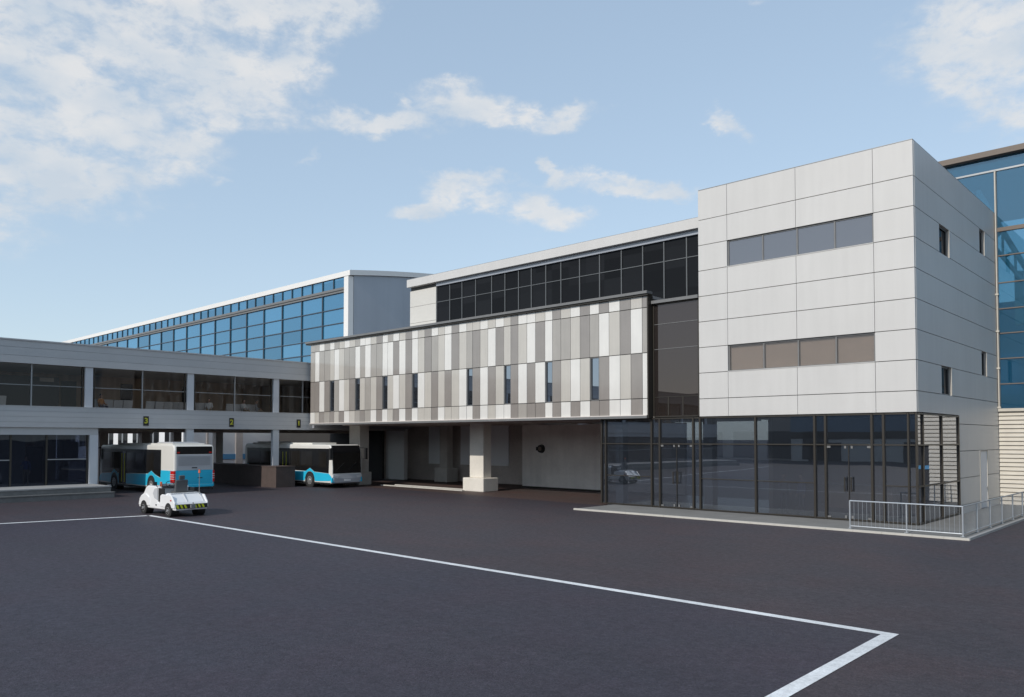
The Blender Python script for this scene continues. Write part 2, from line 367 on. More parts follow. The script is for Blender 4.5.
# ------------------------------------------------------------------ mesh builder
class MB:
    def __init__(s):
        s.v = []; s.f = []; s.mi = []; s.mats = []
    def _m(s, name):
        if name not in s.mats:
            s.mats.append(name)
        return s.mats.index(name)
    def face(s, pts, m):
        i = len(s.v); s.v += [tuple(p) for p in pts]; s.f.append(tuple(range(i, i + len(pts)))); s.mi.append(s._m(m))
    def box(s, x0, x1, y0, y1, z0, z1, m):
        if x0 > x1: x0, x1 = x1, x0
        if y0 > y1: y0, y1 = y1, y0
        if z0 > z1: z0, z1 = z1, z0
        i = len(s.v)
        s.v += [(x0, y0, z0), (x1, y0, z0), (x1, y1, z0), (x0, y1, z0), (x0, y0, z1), (x1, y0, z1), (x1, y1, z1), (x0, y1, z1)]
        for q in ((0, 3, 2, 1), (4, 5, 6, 7), (0, 1, 5, 4), (1, 2, 6, 5), (2, 3, 7, 6), (3, 0, 4, 7)):
            s.f.append(tuple(i + k for k in q)); s.mi.append(s._m(m))
        return s
    def prism(s, pts, a, b, axis, m):
        """pts: 2D outline; axis 'y': (x,z) swept y a..b ; 'x': (y,z) swept x ; 'z': (x,y) swept z"""
        def P(p, t):
            return (p[0], t, p[1]) if axis == 'y' else (t, p[0], p[1]) if axis == 'x' else (p[0], p[1], t)
        n = len(pts); i = len(s.v)
        s.v += [P(p, a) for p in pts] + [P(p, b) for p in pts]
        s.f.append(tuple(i + k for k in range(n))); s.mi.append(s._m(m))
        s.f.append(tuple(i + n + k for k in reversed(range(n)))); s.mi.append(s._m(m))
        for k in range(n):
            l = (k + 1) % n
            s.f.append((i + k, i + n + k, i + n + l, i + l)); s.mi.append(s._m(m))
        return s
    def cyl(s, p, q, r, m, n=14, r2=None):
        p = Vector(p); q = Vector(q); d = (q - p).normalized()
        a = d.orthogonal().normalized(); b = d.cross(a); r2 = r if r2 is None else r2
        i = len(s.v)
        for k in range(n):
            t = 2 * math.pi * k / n; s.v.append(tuple(p + (a * math.cos(t) + b * math.sin(t)) * r))
        for k in range(n):
            t = 2 * math.pi * k / n; s.v.append(tuple(q + (a * math.cos(t) + b * math.sin(t)) * r2))
        for k in range(n):
            l = (k + 1) % n
            s.f.append((i + k, i + l, i + n + l, i + n + k)); s.mi.append(s._m(m))
        s.f.append(tuple(i + k for k in reversed(range(n)))); s.mi.append(s._m(m))
        s.f.append(tuple(i + n + k for k in range(n))); s.mi.append(s._m(m))
        return s
    def build(s, name, parent=None, bevel=0.0, segs=2, smooth=False, kind=None, at=None):
        me = bpy.data.meshes.new(name)
        off = Vector((0, 0, 0))
        if parent is not None:
            p = parent
            while p is not None:
                off += p.location; p = p.parent
        loc = Vector(at) if at is not None else Vector((0, 0, 0))
        if at is not None:
            loc = loc - off
        me.from_pydata([Vector(v) - off - loc for v in s.v], [], s.f)
        for m in s.mats:
            me.materials.append(M[m])
        me.polygons.foreach_set('material_index', s.mi)
        bm = bmesh.new(); bm.from_mesh(me)
        bmesh.ops.remove_doubles(bm, verts=bm.verts, dist=1e-5) if bevel else None
        bmesh.ops.recalc_face_normals(bm, faces=bm.faces)
        bm.to_mesh(me); bm.free()
        if smooth:
            me.polygons.foreach_set('use_smooth', [True] * len(me.polygons))
        o = bpy.data.objects.new(name, me)
        COL.objects.link(o)
        o.location = loc
        if parent is not None:
            o.parent = parent
        if bevel:
            bv = o.modifiers.new('bevel', 'BEVEL'); bv.width = bevel; bv.segments = segs; bv.limit_method = 'ANGLE'; bv.angle_limit = R(35)
            try:
                bv.harden_normals = False
            except Exception:
                pass
        if kind:
            o['kind'] = kind
        me.update()
        return o

def box(name, parent, m, x0, x1, y0, y1, z0, z1, bevel=0.0, **k):
    return MB().box(x0, x1, y0, y1, z0, z1, m).build(name, parent, bevel, **k)

def thing(name, label, cat, loc=(0, 0, 0), group=None):
    o = bpy.data.objects.new(name, None)
    COL.objects.link(o)
    o.empty_display_size = 0.3
    o.location = loc
    o['label'] = label; o['category'] = cat
    if group: o['group'] = group
    return o
def tag(o, label, cat, group=None):
    o['label'] = label; o['category'] = cat
    if group: o['group'] = group
    return o
def copy_tree(o, parent=None):
    c = o.copy(); COL.objects.link(c); c.parent = parent
    for ch in list(o.children):
        copy_tree(ch, c)
    return c

# ------------------------------------------------------------------ setting: ground, bay, lines, pavement
def sheet(name, pts, z, m):
    b = MB(); b.face([(x, y, z) for x, y in pts], m)
    o = b.build(name, kind='structure')
    return o
sheet('ground', [(-2500, -2500), (2500, -2500), (2500, 2500), (-2500, 2500)], 0.0, 'asphalt')
sheet('asphalt_bay', [(-33.6, -60), (4.47, -60), (4.47, -18.24), (-26.1, -18.24)], 0.004, 'asphalt_bay')
sheet('covered_road', [(-41.5, 1.2), (-14.8, -.1), (-14.8, 12), (-41.5, 12)], 0.004, 'asphalt_brown')
lw = MB()
lw.face([(-26.35, -18.24, .008), (4.47, -18.24, .008), (4.70, -18.02, .008), (-26.35, -18.02, .008)], 'line_paint')
lw.face([(4.47, -18.24, .008), (4.47, -40, .008), (4.70, -40, .008), (4.70, -18.02, .008)], 'line_paint')
lw.face([(-26.35, -18.02, .008), (-26.13, -18.24, .008), (-33.55, -60, .008), (-33.77, -60, .008)], 'line_paint')
lw.build('painted_line', kind='structure')
# pavement round the office block with a pale kerb
pv = MB()
pv.box(-14.2, 2.30, -3.0, 0.3, 0.0, 0.075, 'paving')
pv.box(0.02, 2.30, 0.302, 13.6, 0.0, 0.075, 'paving')
pv.build('pavement', kind='structure')
kb = MB()
x = -14.35
while x < 2.3:
    x1 = min(x + 0.998, 2.42)
    kb.box(x, x1 - .006, -3.11, -3.002, 0, 0.078, 'kerb'); x += 1.0
y = -3.0
while y < 13.4:
    kb.box(2.302, 2.42, y + .003, min(y + .994, 13.6), 0, 0.078, 'step_stone'); y += 1.0
kb.build('kerb', kind='structure')
# raised pale strips under the panel building
kb = MB()
kb.prism([(-36.9, 2.70), (-28.0, 2.45), (-28.0, 2.62), (-36.9, 2.87)], 0, .07, 'z', 'kerb')
kb.prism([(-36.4, 3.60), (-28.0, 3.35), (-28.0, 3.55), (-36.4, 3.75)], 0, .07, 'z', 'kerb')
kb.build('pale_strip', kind='structure')

# ------------------------------------------------------------------ helpers for facades
def cells(us, vs, holes):
    out = []
    for a, b in zip(us[:-1], us[1:]):
        for c, d in zip(vs[:-1], vs[1:]):
            cm, dm = (a + b) / 2, (c + d) / 2
            if not any(h[0] < cm < h[1] and h[2] < dm < h[3] for h in holes):
                out.append((a, b, c, d))
    return out
def wall_y(b, us, vs, holes, y_out, y_in, m, gap=0.014):
    for (a, c, d, e) in cells(us, vs, holes):
        b.box(a + gap * .6, c - gap * .6, y_out, y_in, d + gap, e - gap, m)
def wall_x(b, us, vs, holes, x_out, x_in, m, gap=0.014):
    for (a, c, d, e) in cells(us, vs, holes):
        b.box(x_out, x_in, a + gap, c - gap, d + gap, e - gap, m)
def frame_y(b, xs, zs, y0, y1, w, m, th=None):
    """grid of mullions xs and transoms zs between the extreme lines, on a wall facing -Y"""
    for i, x in enumerate(xs):
        b.box(x - w / 2, x + w / 2, y0, y1, zs[0], zs[-1], m)
    for z in zs:
        for p, q in zip(xs[:-1], xs[1:]):
            b.box(p + w / 2, q - w / 2, y0 + .006, y1 - .006, z - (th or w) / 2, z + (th or w) / 2, m)
def frame_x(b, ys, zs, x0, x1, w, m, th=None):
    for y in ys:
        b.box(x0, x1, y - w / 2, y + w / 2, zs[0], zs[-1], m)
    for z in zs:
        for p, q in zip(ys[:-1], ys[1:]):
            b.box(x0 + .006, x1 - .006, p + w / 2, q - w / 2, z - (th or w) / 2, z + (th or w) / 2, m)

# ------------------------------------------------------------------ office block
blk = thing('office_block', 'three storey pale panelled office block with two ribbon windows above a dark glazed ground floor', 'building', (-4.7, 6.9, 0))
ZJ = [4.42, 5.25, 6.45, 7.64, 8.84, 10.03, 11.23, 12.43, 13.62, 15.03]
XJ = [-9.34, -7.87, -4.67, -1.50, 0.0]
front_holes = [(-7.87, -1.5, 6.45, 7.64), (-7.87, -1.5, 11.23, 12.43)]
b = MB()
wall_y(b, XJ, ZJ, front_holes, 0.0, 0.16, 'cladding_white')
b.build('front_cladding', blk)
ZS = [0.0, 0.45, 1.65, 2.85, 4.05] + ZJ[1:]
YS = [0.0, 3.47, 5.0, 6.05, 9.72, 10.42, 11.32, 11.42, 13.77]
side_holes = [(3.47, 5.0, 11.23, 12.43), (10.42, 11.42, 12.43, 13.62), (3.47, 5.0, 5.25, 6.45), (10.42, 11.42, 6.45, 7.64)]
b = MB()
def strip_x(y0, y1, z0, z1):
    b.box(-0.16, 0.0, y0, y1, z0 + .013, z1 - .013, 'cladding_white')
rows = list(zip(ZS[:-1], ZS[1:]))
for z0, z1 in rows:
    ylo = 0.163
    hs_ = [h for h in side_holes if h[2] < (z0 + z1) / 2 < h[3]]
    if z1 <= 4.43: ylo = 6.09
    zz0 = z0
    if z0 == 4.05:
        strip_x(6.09, 13.77, 4.05, 4.45); strip_x(0.163, 13.77, 4.424, 5.25); continue
    segs = [(ylo, 13.77)]
    hh = [(h[0], h[1]) for h in hs_]
    if z1 <= 2.86: hh.append((9.70, 11.25))
    for h in hh:
        ns_ = []
        for s0, s1 in segs:
            if s0 < h[0] < s1: ns_ += [(s0, h[0]), (h[1], s1)]
            else: ns_.append((s0, s1))
        segs = ns_
    for s0, s1 in segs: strip_x(s0, s1, zz0, z1)
b.build('side_cladding', blk)
b = MB()                                     # dark backing seen in the joints, left open behind the windows
b.box(-9.30, -7.9, .17, .30, 4.45, 14.9, 'cladding_joint'); b.box(-1.48, -0.17, .17, .30, 4.45, 14.9, 'cladding_joint')
for z0, z1 in ((4.45, 6.43), (7.66, 11.21), (12.45, 14.9)):
    b.box(-7.898, -1.482, .17, .30, z0, z1, 'cladding_joint')
b.box(-.30, -.17, .302, 3.44, 4.45, 14.9, 'cladding_joint'); b.box(-.30, -.17, 5.03, 10.39, 4.45, 14.9, 'cladding_joint'); b.box(-.30, -.17, 11.45, 13.7, 4.45, 14.9, 'cladding_joint')
for z0, z1 in ((4.45, 5.23), (6.47, 11.21), (12.45, 14.9)): b.box(-.298, -.172, 3.442, 5.028, z0, z1, 'cladding_joint')
for z0, z1 in ((4.45, 6.43), (7.66, 12.41), (13.64, 14.9)): b.box(-.298, -.172, 10.392, 11.448, z0, z1, 'cladding_joint')
b.box(-.28, -.165, 6.1, 9.6, 0, 4.44, 'cladding_joint'); b.box(-.28, -.165, 11.35, 13.7, 0, 4.44, 'cladding_joint'); b.box(-.278, -.167, 9.602, 11.348, 2.87, 4.44, 'cladding_joint')
b.build('backing_wall', blk)
b = MB()
b.box(-9.33, -0.01, 0.01, 13.76, 15.032, 15.06, 'frame_light'); b.box(-9.1, -.3, .32, 13.6, 14.3, 14.5, 'roof_grey')
b.build('roof', blk)
box('left_wall', blk, 'cladding_white', -9.34, -9.2, 0.165, 13.7, 4.42, 15.02)
box('rear_wall', blk, 'concrete', -9.19, -0.165, 13.62, 13.76, 0, 15.0)
fl = MB()
for z in (4.5, 8.2, 9.7): pass
fl.box(-9.18, -.31, .31, 13.6, 4.46, 4.7, 'ceiling_panel'); fl.box(-9.18, -.31, .31, 13.6, 9.3, 9.8, 'ceiling_panel')
fl.box(-9.18, -.31, 6.5, 6.7, 4.71, 9.29, 'interior_wall'); fl.box(-9.18, -.31, 6.5, 6.7, 9.81, 14.29, 'interior_wall')
fl.build('upper_floor', blk)
# ribbon windows
for (z0, z1, gm, lab) in ((11.23, 12.43, 'glass_grey', 'upper ribbon of four grey panes'), (6.45, 7.64, 'glass_clear', 'lower ribbon of four panes with brown blinds down')):
    b = MB(); b.box(-7.85, -1.52, .105, .112, z0 + .02, z1 - .02, gm)
    w = b.build('window', blk); w['label'] = lab
    b = MB(); frame_y(b, [-7.84, -6.19, -4.64, -3.05, -1.53], [z0 + .02, z1 - .02], .07, .14, .06, 'frame_grey'); b.build('window_frame', w)
    b = MB(); b.box(-7.87, -1.5, -.02, .10, z0 - .012, z0 + .012, 'cladding_white'); b.build('sill', w)
    if gm == 'glass_clear':
        b = MB()
        for p, q in zip([-7.84, -6.19, -4.64, -3.05], [-6.19, -4.64, -3.05, -1.53]): b.box(p + .04, q - .04, .20, .215, z0, z1, 'blind')
        b.build('blind', w)
for (y0, y1, z0, z1) in side_holes:
    b = MB(); b.box(-.15, -.145, y0, y1, z0, z1, 'glass_black'); w = b.build('window', blk)
    b = MB(); frame_x(b, [y0 + .03, y1 - .03], [z0 + .03, z1 - .03], -.14, -.10, .06, 'frame_grey'); b.build('window_frame', w)
    b = MB(); b.box(-.14, .012, y1 - .002, y1 + .04, z0, z1, 'panel_light'); b.build('jamb', w)
# ground floor glazing, front and side
GX = [-14.96, -14.70, -11.95, -11.49, -9.67, -9.31, -6.58, -3.96, -3.51, -1.67, -1.23, -0.32, -0.03]
b = MB()
b.box(-14.98, -.04, .04, .05, .10, 4.40, 'glass_shop')
gz = b.build('shopfront_glazing', blk)
b = MB()
for x in GX:
    w = .085 if x not in (-0.32, -0.03) else .06
    b.box(x - w / 2, x + w / 2, -.05, .09, .10, 4.40, 'frame_brown')
for z, th in ((3.15, .055), (.13, .055), (4.37, .06)):
    for p, q in zip(GX[:-1], GX[1:]): b.box(p + .05, q - .05, -.03, .075, z - th / 2, z + th / 2, 'frame_brown')
for p, q in ((-14.7, -11.95), (-9.31, -6.58), (-6.58, -3.96), (-1.23, -.32), (-.32, -.03)): b.box(p + .05, q - .05, -.03, .075, 1.53, 1.57, 'frame_brown')
b.build('shopfront_frame', blk)
b = MB(); b.box(-.05, -.04, .06, 6.03, .10, 4.40, 'glass_shop'); b.build('side_glazing', blk)
b = MB()
GY = [.04, .78, 3.40, 6.03]
for y in GY[1:]: b.box(-.06, .02, y - .035, y + .035, .10, 4.40, 'frame_brown')
for z in (3.15, .13, 1.55, 4.37):
    for p, q in zip(GY[:-1], GY[1:]): b.box(-.055, .015, p + .04, q - .04, z - .028, z + .028, 'frame_brown')
b.build('side_frame', blk)
for (p, q) in ((-11.49, -9.67), (-3.51, -1.67)):
    mid = (p + q) / 2
    b = MB(); b.box(mid - .012, mid + .012, .0, .08, .17, 3.11, 'frame_brown'); d = b.build('entrance_door', blk)
    for s in (-1, 1):
        h = MB(); xx = mid + s * .13
        h.cyl((xx, -.10, 1.25), (xx, -.10, 1.85), .028, 'frame_brown', 10)
        h.box(xx - .015, xx + .015, -.10, .04, 1.30, 1.33, 'frame_brown'); h.box(xx - .015, xx + .015, -.10, .04, 1.77, 1.80, 'frame_brown')
        h.build('door_handle', d)
        e = p + .12 if s < 0 else q - .12
        for zz in (.17, 3.0):
            k = MB(); k.box(xx - .04, xx + .04, .0, .09, zz, zz + .11, 'frame_grey'); k.build('door_patch', d)
            k = MB(); k.box(e - .07, e + .07, .0, .085, zz + .02 if zz > 1 else zz, zz + .11 if zz > 1 else zz + .06, 'frame_grey'); k.build('hinge', d)
# interior of the ground floor
b = MB()
b.box(-14.70, -.06, .1, 7.90, .02, .095, 'tile_floor'); b.box(-14.7, -9.35, .1, 7.9, 4.44, 4.50, 'ceiling_panel'); b.box(-9.3, -.31, .32, 7.9, 4.40, 4.455, 'ceiling_panel')
b.box(-9.4, -.3, 7.90, 8.1, .1, 4.40, 'interior_wall'); b.box(-7.2, -7.0, 2.6, 7.89, .1, 4.39, 'interior_wall'); b.box(-.3, -.2, 6.1, 7.89, .1, 4.39, 'interior_wall')
b.build('lobby', blk)
b = MB(); b.box(-14.45, -14.0, .5, .95, .1, 4.43, 'column_paint'); b.build('lobby_column', blk)
b = MB(); b.box(-10.4, -9.9, 2.2, 2.7, .1, 4.40, 'column_paint'); b.build('lobby_column', blk)
b = MB(); b.box(-5.6, -2.6, 5.4, 6.1, .1, 1.2, 'interior_brown'); b.box(-5.75, -2.45, 5.3, 6.2, 1.2, 1.26, 'concrete'); b.build('reception_counter', blk)
# side door
b = MB(); b.box(-.09, -.01, 9.80, 11.15, .10, 2.80, 'door_white'); d = b.build('side_door', blk)
b = MB(); b.box(-.15, .01, 9.70, 9.80, .09, 2.85, 'louvre'); b.box(-.15, .01, 11.15, 11.25, .09, 2.85, 'louvre'); b.box(-.15, .028, 9.80, 11.15, 2.80, 2.86, 'frame_grey'); b.build('door_frame', d)
b = MB(); b.box(-.009, .02, 10.93, 11.06, 1.02, 1.10, 'galvanised'); b.box(.012, .035, 10.78, 11.04, 1.05, 1.08, 'galvanised'); b.build('door_handle', d)

# ------------------------------------------------------------------ panel clad building
pc = thing('panel_clad_building', 'long low building faced with mixed white, beige and brown upright panels on concrete columns', 'building', (-26, 4, 0))
EX = [-41.49, -40.91, -40.34, -39.69, -38.98, -38.43, -37.85, -37.22, -36.6, -35.92, -35.35, -34.77, -34.14, -33.5, -32.85, -32.29, -31.71, -31.08, -30.43, -29.78, -29.19, -28.55, -27.89, -27.27, -26.66, -26.04, -25.36, -24.71, -24.19, -23.56, -22.92, -22.29, -21.63, -21.09, -20.52, -19.86, -19.24, -18.53, -18.01, -17.42, -16.76, -16.12, -15.48, -14.89, -14.26, -13.59, -12.94, -12.27, -11.98]
ROWT = 'MMWMWMLWLMWWLDWMW' + 'LDWLDWLWDWLLW' + 'LWLDWWLWDLW' + 'DWDWDLD'
ROWS = 'MWMMLWLMMWMWMMWWD' + 'WDWLDMLWDLMDL' + 'WDLDLWDWMML' + 'DMWLDWM'
ROWR = 'DDWDGMWLDGLMLDGLW' + 'LDGWLDLDLWGDW' + 'DLGDWDWGDLW' + 'LGDWLDW'
ROWB = 'WLDMDLDWLMDMWDWLD' + 'WDWLLDWLLWWDW' + 'LWWDMDDWDWD' + 'WDDWWDW'
CODE = {'W': 'panel_white', 'L': 'panel_light', 'M': 'panel_mid', 'D': 'panel_dark'}
ZR = [4.54, 5.36, 7.59, 9.81, 10.46]
b = MB()
for rowi, row in enumerate((ROWB, ROWR, ROWS, ROWT)):
    z0, z1 = ZR[rowi], ZR[rowi + 1]
    for i, ch in enumerate(row):
        x0, x1 = EX[i], EX[i + 1]
        if ch == 'G': continue
        dy = rnd.uniform(-.006, .006)
        b.box(x0 + .010, x1 - .010, -.30 + dy, -.22, z0 + .018, z1 - .018, CODE[ch])
b.build('panel_facade', pc)
b = MB()
gaps = [i for i, ch in enumerate(ROWR) if ch == 'G']
xa = EX[0]
for i in gaps:
    b.box(xa, EX[i] - .001, -.215, -.05, 5.36, 7.59, 'cladding_joint'); xa = EX[i + 1] + .001
b.box(xa, EX[-1], -.215, -.05, 5.36, 7.59, 'cladding_joint')
b.box(EX[0], EX[-1], -.217, -.05, 4.46, 5.358, 'cladding_joint'); b.box(EX[0], EX[-1], -.217, -.05, 7.592, 10.44, 'cladding_joint')
b.build('backing_wall', pc)
for i in gaps:
    b = MB(); b.box(EX[i] + .03, EX[i + 1] - .03, -.20, -.19, 5.40, 7.55, 'glass_slot'); w = b.build('window', pc)
    b = MB(); frame_y(b, [EX[i] + .03, EX[i + 1] - .03], [5.38, 7.57], -.27, -.16, .045, 'frame_grey'); b.build('window_frame', w)
b = MB()                                     # coping, right edge trim, bottom trim, left end wall
b.box(-41.95, -11.86, -.52, -.02, 10.47, 10.60, 'frame_grey'); b.box(-41.95, -11.86, -.44, -.03, 10.38, 10.468, 'frame_brown')
b.box(-11.97, -11.90, -.34, .09, 4.40, 10.375, 'frame_brown'); b.box(-41.5, -11.975, -.40, -.06, 4.40, 4.52, 'frame_grey')
b.build('coping', pc)
b = MB()
b.box(-41.5, -12.0, -.03, 12.0, 10.30, 10.44, 'roof_grey'); b.box(-12.0, -9.36, .25, 12, 9.9, 10.0, 'roof_grey')
b.box(-41.5, -41.35, -.2, 12, 4.45, 10.3, 'metal_wall'); b.box(-46, -41.5, 9.45, 12.3, 4.47, 4.6, 'soffit'); b.box(-41.78, -41.51, .05, 9.4, 4.2, 9.0, 'metal_wall')  # soffit patch and gap wall added to block sun leaking beside the wing
b.build('roof', pc)
b = MB(); b.box(-41.45, -11.99, -.38, 12.0, 4.47, 4.56, 'soffit')
for x in (-38, -34, -30, -26, -22, -18): b.box(x - .12, x + .12, 0.2, 11.9, 4.36, 4.468, 'soffit')
b.build('soffit', pc)
# dark glass bay between the panels and the office block
b = MB(); b.box(-11.87, -9.36, .10, .11, 4.50, 9.98, 'glass_bay'); g = b.build('glass_bay', pc)
b = MB()
b.box(-11.87, -9.345, -.12, .35, 9.98, 10.13, 'frame_grey')
frame_y(b, [-11.84, -9.39], [4.47, 9.95], .04, .12, .06, 'frame_brown')
for z in (9.0 - .25, 7.55, 6.52 - .2): pass
for z in (7.75, 8.97): b.box(-11.81, -9.42, .075, .118, z - .012, z + .012, 'frame_grey')
b.box(-11.81, -9.42, .075, .118, 5.40, 5.43, 'frame_brown')
for x in (-11.05, -10.25): b.box(x - .03, x + .03, .075, .118, 4.52, 5.40, 'frame_brown')
b.build('bay_frame', g)
b = MB(); b.box(-11.86, -9.36, .16, .3, 4.42, 10.0, 'interior_dark'); b.build('bay_backing', pc)
# upper storey
UX = [-29.99, -28.71, -27.55, -26.29, -24.86, -23.72, -22.59, -21.56, -20.43, -19.29, -17.93, -16.54, -15.09, -13.73, -12.44, -11.12, -9.8]
YU = 2.0
b = MB(); b.box(-30.0, -9.36, YU + .03, YU + .04, 10.5, 13.6, 'glass_black'); g = b.build('upper_glazing', pc)
b = MB()
for x in UX: b.box(x - .03, x + .03, YU - .02, YU + .07, 10.5, 13.55, 'frame_mid')
for p, q in zip(UX[:-1], UX[1:]): b.box(p + .03, q - .03, YU - .005, YU + .06, 12.49, 12.53, 'frame_mid')
b.box(UX[0] + .02, -9.36, YU - .1, YU + .02, 13.56, 13.78, 'metal_wall')
b.build('glazing_frame', g)
b = MB(); b.box(-32.72, -9.36, YU - .35, YU + 9.5, 13.80, 14.31, 'cladding_white'); b.box(-32.70, -9.38, YU - .33, YU + 9.4, 14.312, 14.34, 'frame_light'); b.build('parapet', pc)
b = MB()
for z0, z1 in ((10.5, 11.32), (11.34, 12.45), (12.47, 13.56)): b.box(-32.74, -30.05, YU - .03, YU + .2, z0, z1, 'cladding_cream')
b.box(-32.70, -30.06, YU + .02, YU + .22, 10.5, 13.79, 'cladding_joint')
b.box(-32.74, -32.6, YU + .23, YU + 9.3, 10.5, 13.8, 'cladding_cream')
b.build('end_panel', pc)
box('upper_core', pc, 'interior_dark', -29.9, -9.4, YU + .6, YU + .8, 10.5, 13.7)
# columns and the spaces under the building
def col(x0, x1, y0, y1, bx, zb, m, mb_):
    b = MB(); b.box(x0, x1, y0, y1, zb, 4.46, m); c = b.build('column', pc, bevel=.03)
    b = MB(); b.box(x0 - bx, x1 + bx, y0 - bx, y1 + bx, 0.0, zb, mb_); b.build('column_base', c, bevel=.05)
col(-27.84, -26.58, 2.98, 3.72, .32, .88, 'concrete_pale', 'concrete_pale')
col(-37.55, -36.65, 9.0, 9.6, .30, 1.10, 'concrete', 'concrete')
col(-39.75, -38.45, 1.95, 2.8, .15, .95, 'concrete', 'concrete')
col(-44.1, -43.5, 9.4, 9.9, .15, .9, 'concrete', 'concrete')
b = MB(); b.box(-27.75, -14.85, 8.0, 8.25, 0.12, 4.35, 'render_wall'); b.box(-27.75, -14.85, 8.02, 8.24, 0.0, .12, 'frame_brown'); b.build('rendered_wall', pc)
b = MB()
b.box(-44.4, -27.9, 10.4, 10.7, 0, 4.46, 'concrete_dark')
b.box(-48.0, -44.42, 9.0, 9.2, 0, 4.46, 'concrete_dark')
for x0, x1 in ((-47.9, -44.5),):
    for k in range(16): b.box(x0, x1, 8.94, 8.995, 1.0 + k * .2, 1.16 + k * .2, 'concrete_dark')
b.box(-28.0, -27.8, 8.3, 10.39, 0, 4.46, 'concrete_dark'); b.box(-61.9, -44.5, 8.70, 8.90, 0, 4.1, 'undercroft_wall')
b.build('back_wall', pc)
for x0, x1 in ((-40.35, -38.5), (-36.5, -34.4), (-33.1, -31.25)):
    b = MB(); b.box(x0, x1, 10.30, 10.38, 1.35, 4.42, 'frosted'); b.build('frosted_window', pc)
o = MB(); o.cyl((-25.95, 8.0, 2.72), (-25.95, 7.80, 2.72), .30, 'plastic_black', 18, .26); o.cyl((-25.95, 7.80, 2.72), (-25.95, 7.77, 2.72), .15, 'roof_brown', 14)
o.box(-26.35, -26.2, 7.85, 7.99, 2.6, 2.85, 'plastic_black')
lampo = o.build('wall_lamp', at=(-25.95, 8.0, 2.72)); tag(lampo, 'dark oval lamp fixed on the pale wall under the panel building', 'wall lamp')

# ------------------------------------------------------------------ lounge wing on the left
lg = thing('lounge_wing', 'grey two storey wing with a long glazed waiting lounge bridging over the parked buses', 'building', (-46, -20, 0))
XW = -41.8; YA, YB = -62.0, 9.0
b = MB()
for z0, z1 in ((7.73, 8.15), (8.165, 8.62), (8.635, 9.02)): b.box(XW - .12, XW, YA, YB, z0, z1, 'fascia')
b.box(XW - .13, XW - .02, YA, YB, 7.74, 9.0, 'fascia_joint'); b.box(XW - .35, XW + .05, YA, YB, 9.022, 9.10, 'fascia')
b.build('roof_fascia', lg)
b = MB(); b.box(-52, XW - .14, YA, YB, 8.6, 8.95, 'roof_grey'); b.box(-52, XW - .14, YA, YB, 7.75, 7.85, 'ceiling_panel'); b.build('roof', lg)
b = MB()
for z0, z1 in ((4.06, 4.36), (4.372, 4.67), (4.682, 4.98), (4.992, 5.26)): b.box(XW - .12, XW, YA, YB, z0, z1, 'fascia')
b.box(XW - .13, XW - .02, YA, YB, 4.07, 5.25, 'fascia_joint'); b.box(XW - .3, XW + .02, YA, YB, 5.262, 5.30, 'fascia')
b.build('spandrel', lg)
b = MB(); b.box(-52, XW - .14, YA, YB, 4.6, 4.9, 'tile_floor'); b.box(-52, XW - .14, YA, YB, 4.12, 4.2, 'soffit'); b.build('floor', lg)
b = MB(); b.box(XW - .30, XW - .29, YA, YB, 5.28, 7.73, 'glass_lounge'); g = b.build('lounge_glazing', lg)
b = MB()
MU = [3.0, 8.9, -0.62, -6.0, -12.25, -18.5] + [-18.5 - 6.2 * k for k in range(1, 8)]
CO = [-2.88, -9.18, -15.45] + [-15.45 - 6.25 * k for k in range(1, 8)]
ed = sorted(MU + CO)
for y in MU: b.box(XW - .34, XW - .22, y - .035, y + .035, 5.28, 7.73, 'frame_light')
for y in CO:
    for s in (-.34, .34): b.box(XW - .34, XW - .22, y + s - .03, y + s + .03, 5.28, 7.73, 'frame_brown')
b.box(XW - .32, XW - .25, YA, YB, 6.49, 6.525, 'frame_light')
b.build('glazing_frame', g)
for y in CO:
    b = MB(); b.box(XW - .28, XW - .10, y - .22, y + .22, 5.30, 7.73, 'column_paint'); b.build('column', lg)
    if y > -14:
        b = MB(); b.box(XW - .36, XW - .08, y - .24, y + .24, 0.0 if y < -5 else 1.4, 4.11, 'column_paint'); b.build('column', lg)
# interior of the upper lounge
b = MB()
b.box(-49.2, -49.0, YA, YB, 4.9, 7.75, 'interior_brown')
b.build('lounge_back_wall', lg)
for y0, y1 in ((-11.0, -10.2), (-14.8, -13.9), (-21.6, -18.9), (-17.9, -16.2), (-6.6, -6.0)): b = MB(); b.box(-48.98, -48.9, y0, y1, 4.9, 7.3, 'interior_dark'); b.build('lounge_doorway', lg)
b = MB(); b.box(-44.6, -44.5, -19.9, -16.3, 4.9, 7.2, 'interior_dark'); b.box(-44.49, -44.45, -17.4, -16.6, 6.9, 7.15, 'interior_wall'); b.build('lounge_partition', lg)
# ground floor room
b = MB(); b.box(XW - .30, XW - .12, YA, -14.88, 3.63, 4.055, 'fascia'); b.build('lower_beam', lg)
b = MB(); b.box(XW - .30, XW - .10, -15.36, -14.88, .62, 3.628, 'column_paint'); b.build('corner_column', lg)
b = MB(); b.box(XW - .34, XW - .33, YA, -15.37, .62, 3.63, 'glass_room'); b.box(-52, XW - .4, -15.0, -14.98, .62, 4.1, 'glass_room'); g = b.build('room_glazing', lg)
b = MB()
for y in (-15.42, -17.63, -19.46, -22, -24.5, -27, -29.5, -32, -36, -40): b.box(XW - .38, XW - .28, y - .05, y + .05, .62, 3.63, 'frame_brown')
b.box(XW - .36, XW - .30, YA, -19.46, 2.15, 2.21, 'frame_light'); b.box(XW - .36, XW - .30, -17.6, -15.47, 2.15, 2.21, 'frame_light')
b.build('room_frame', g)
b = MB(); b.box(-49.2, -49, YA, -15.05, .62, 4.1, 'interior_brown'); b.box(-52, XW - .4, YA, -15.05, .5, .62, 'tile_floor')
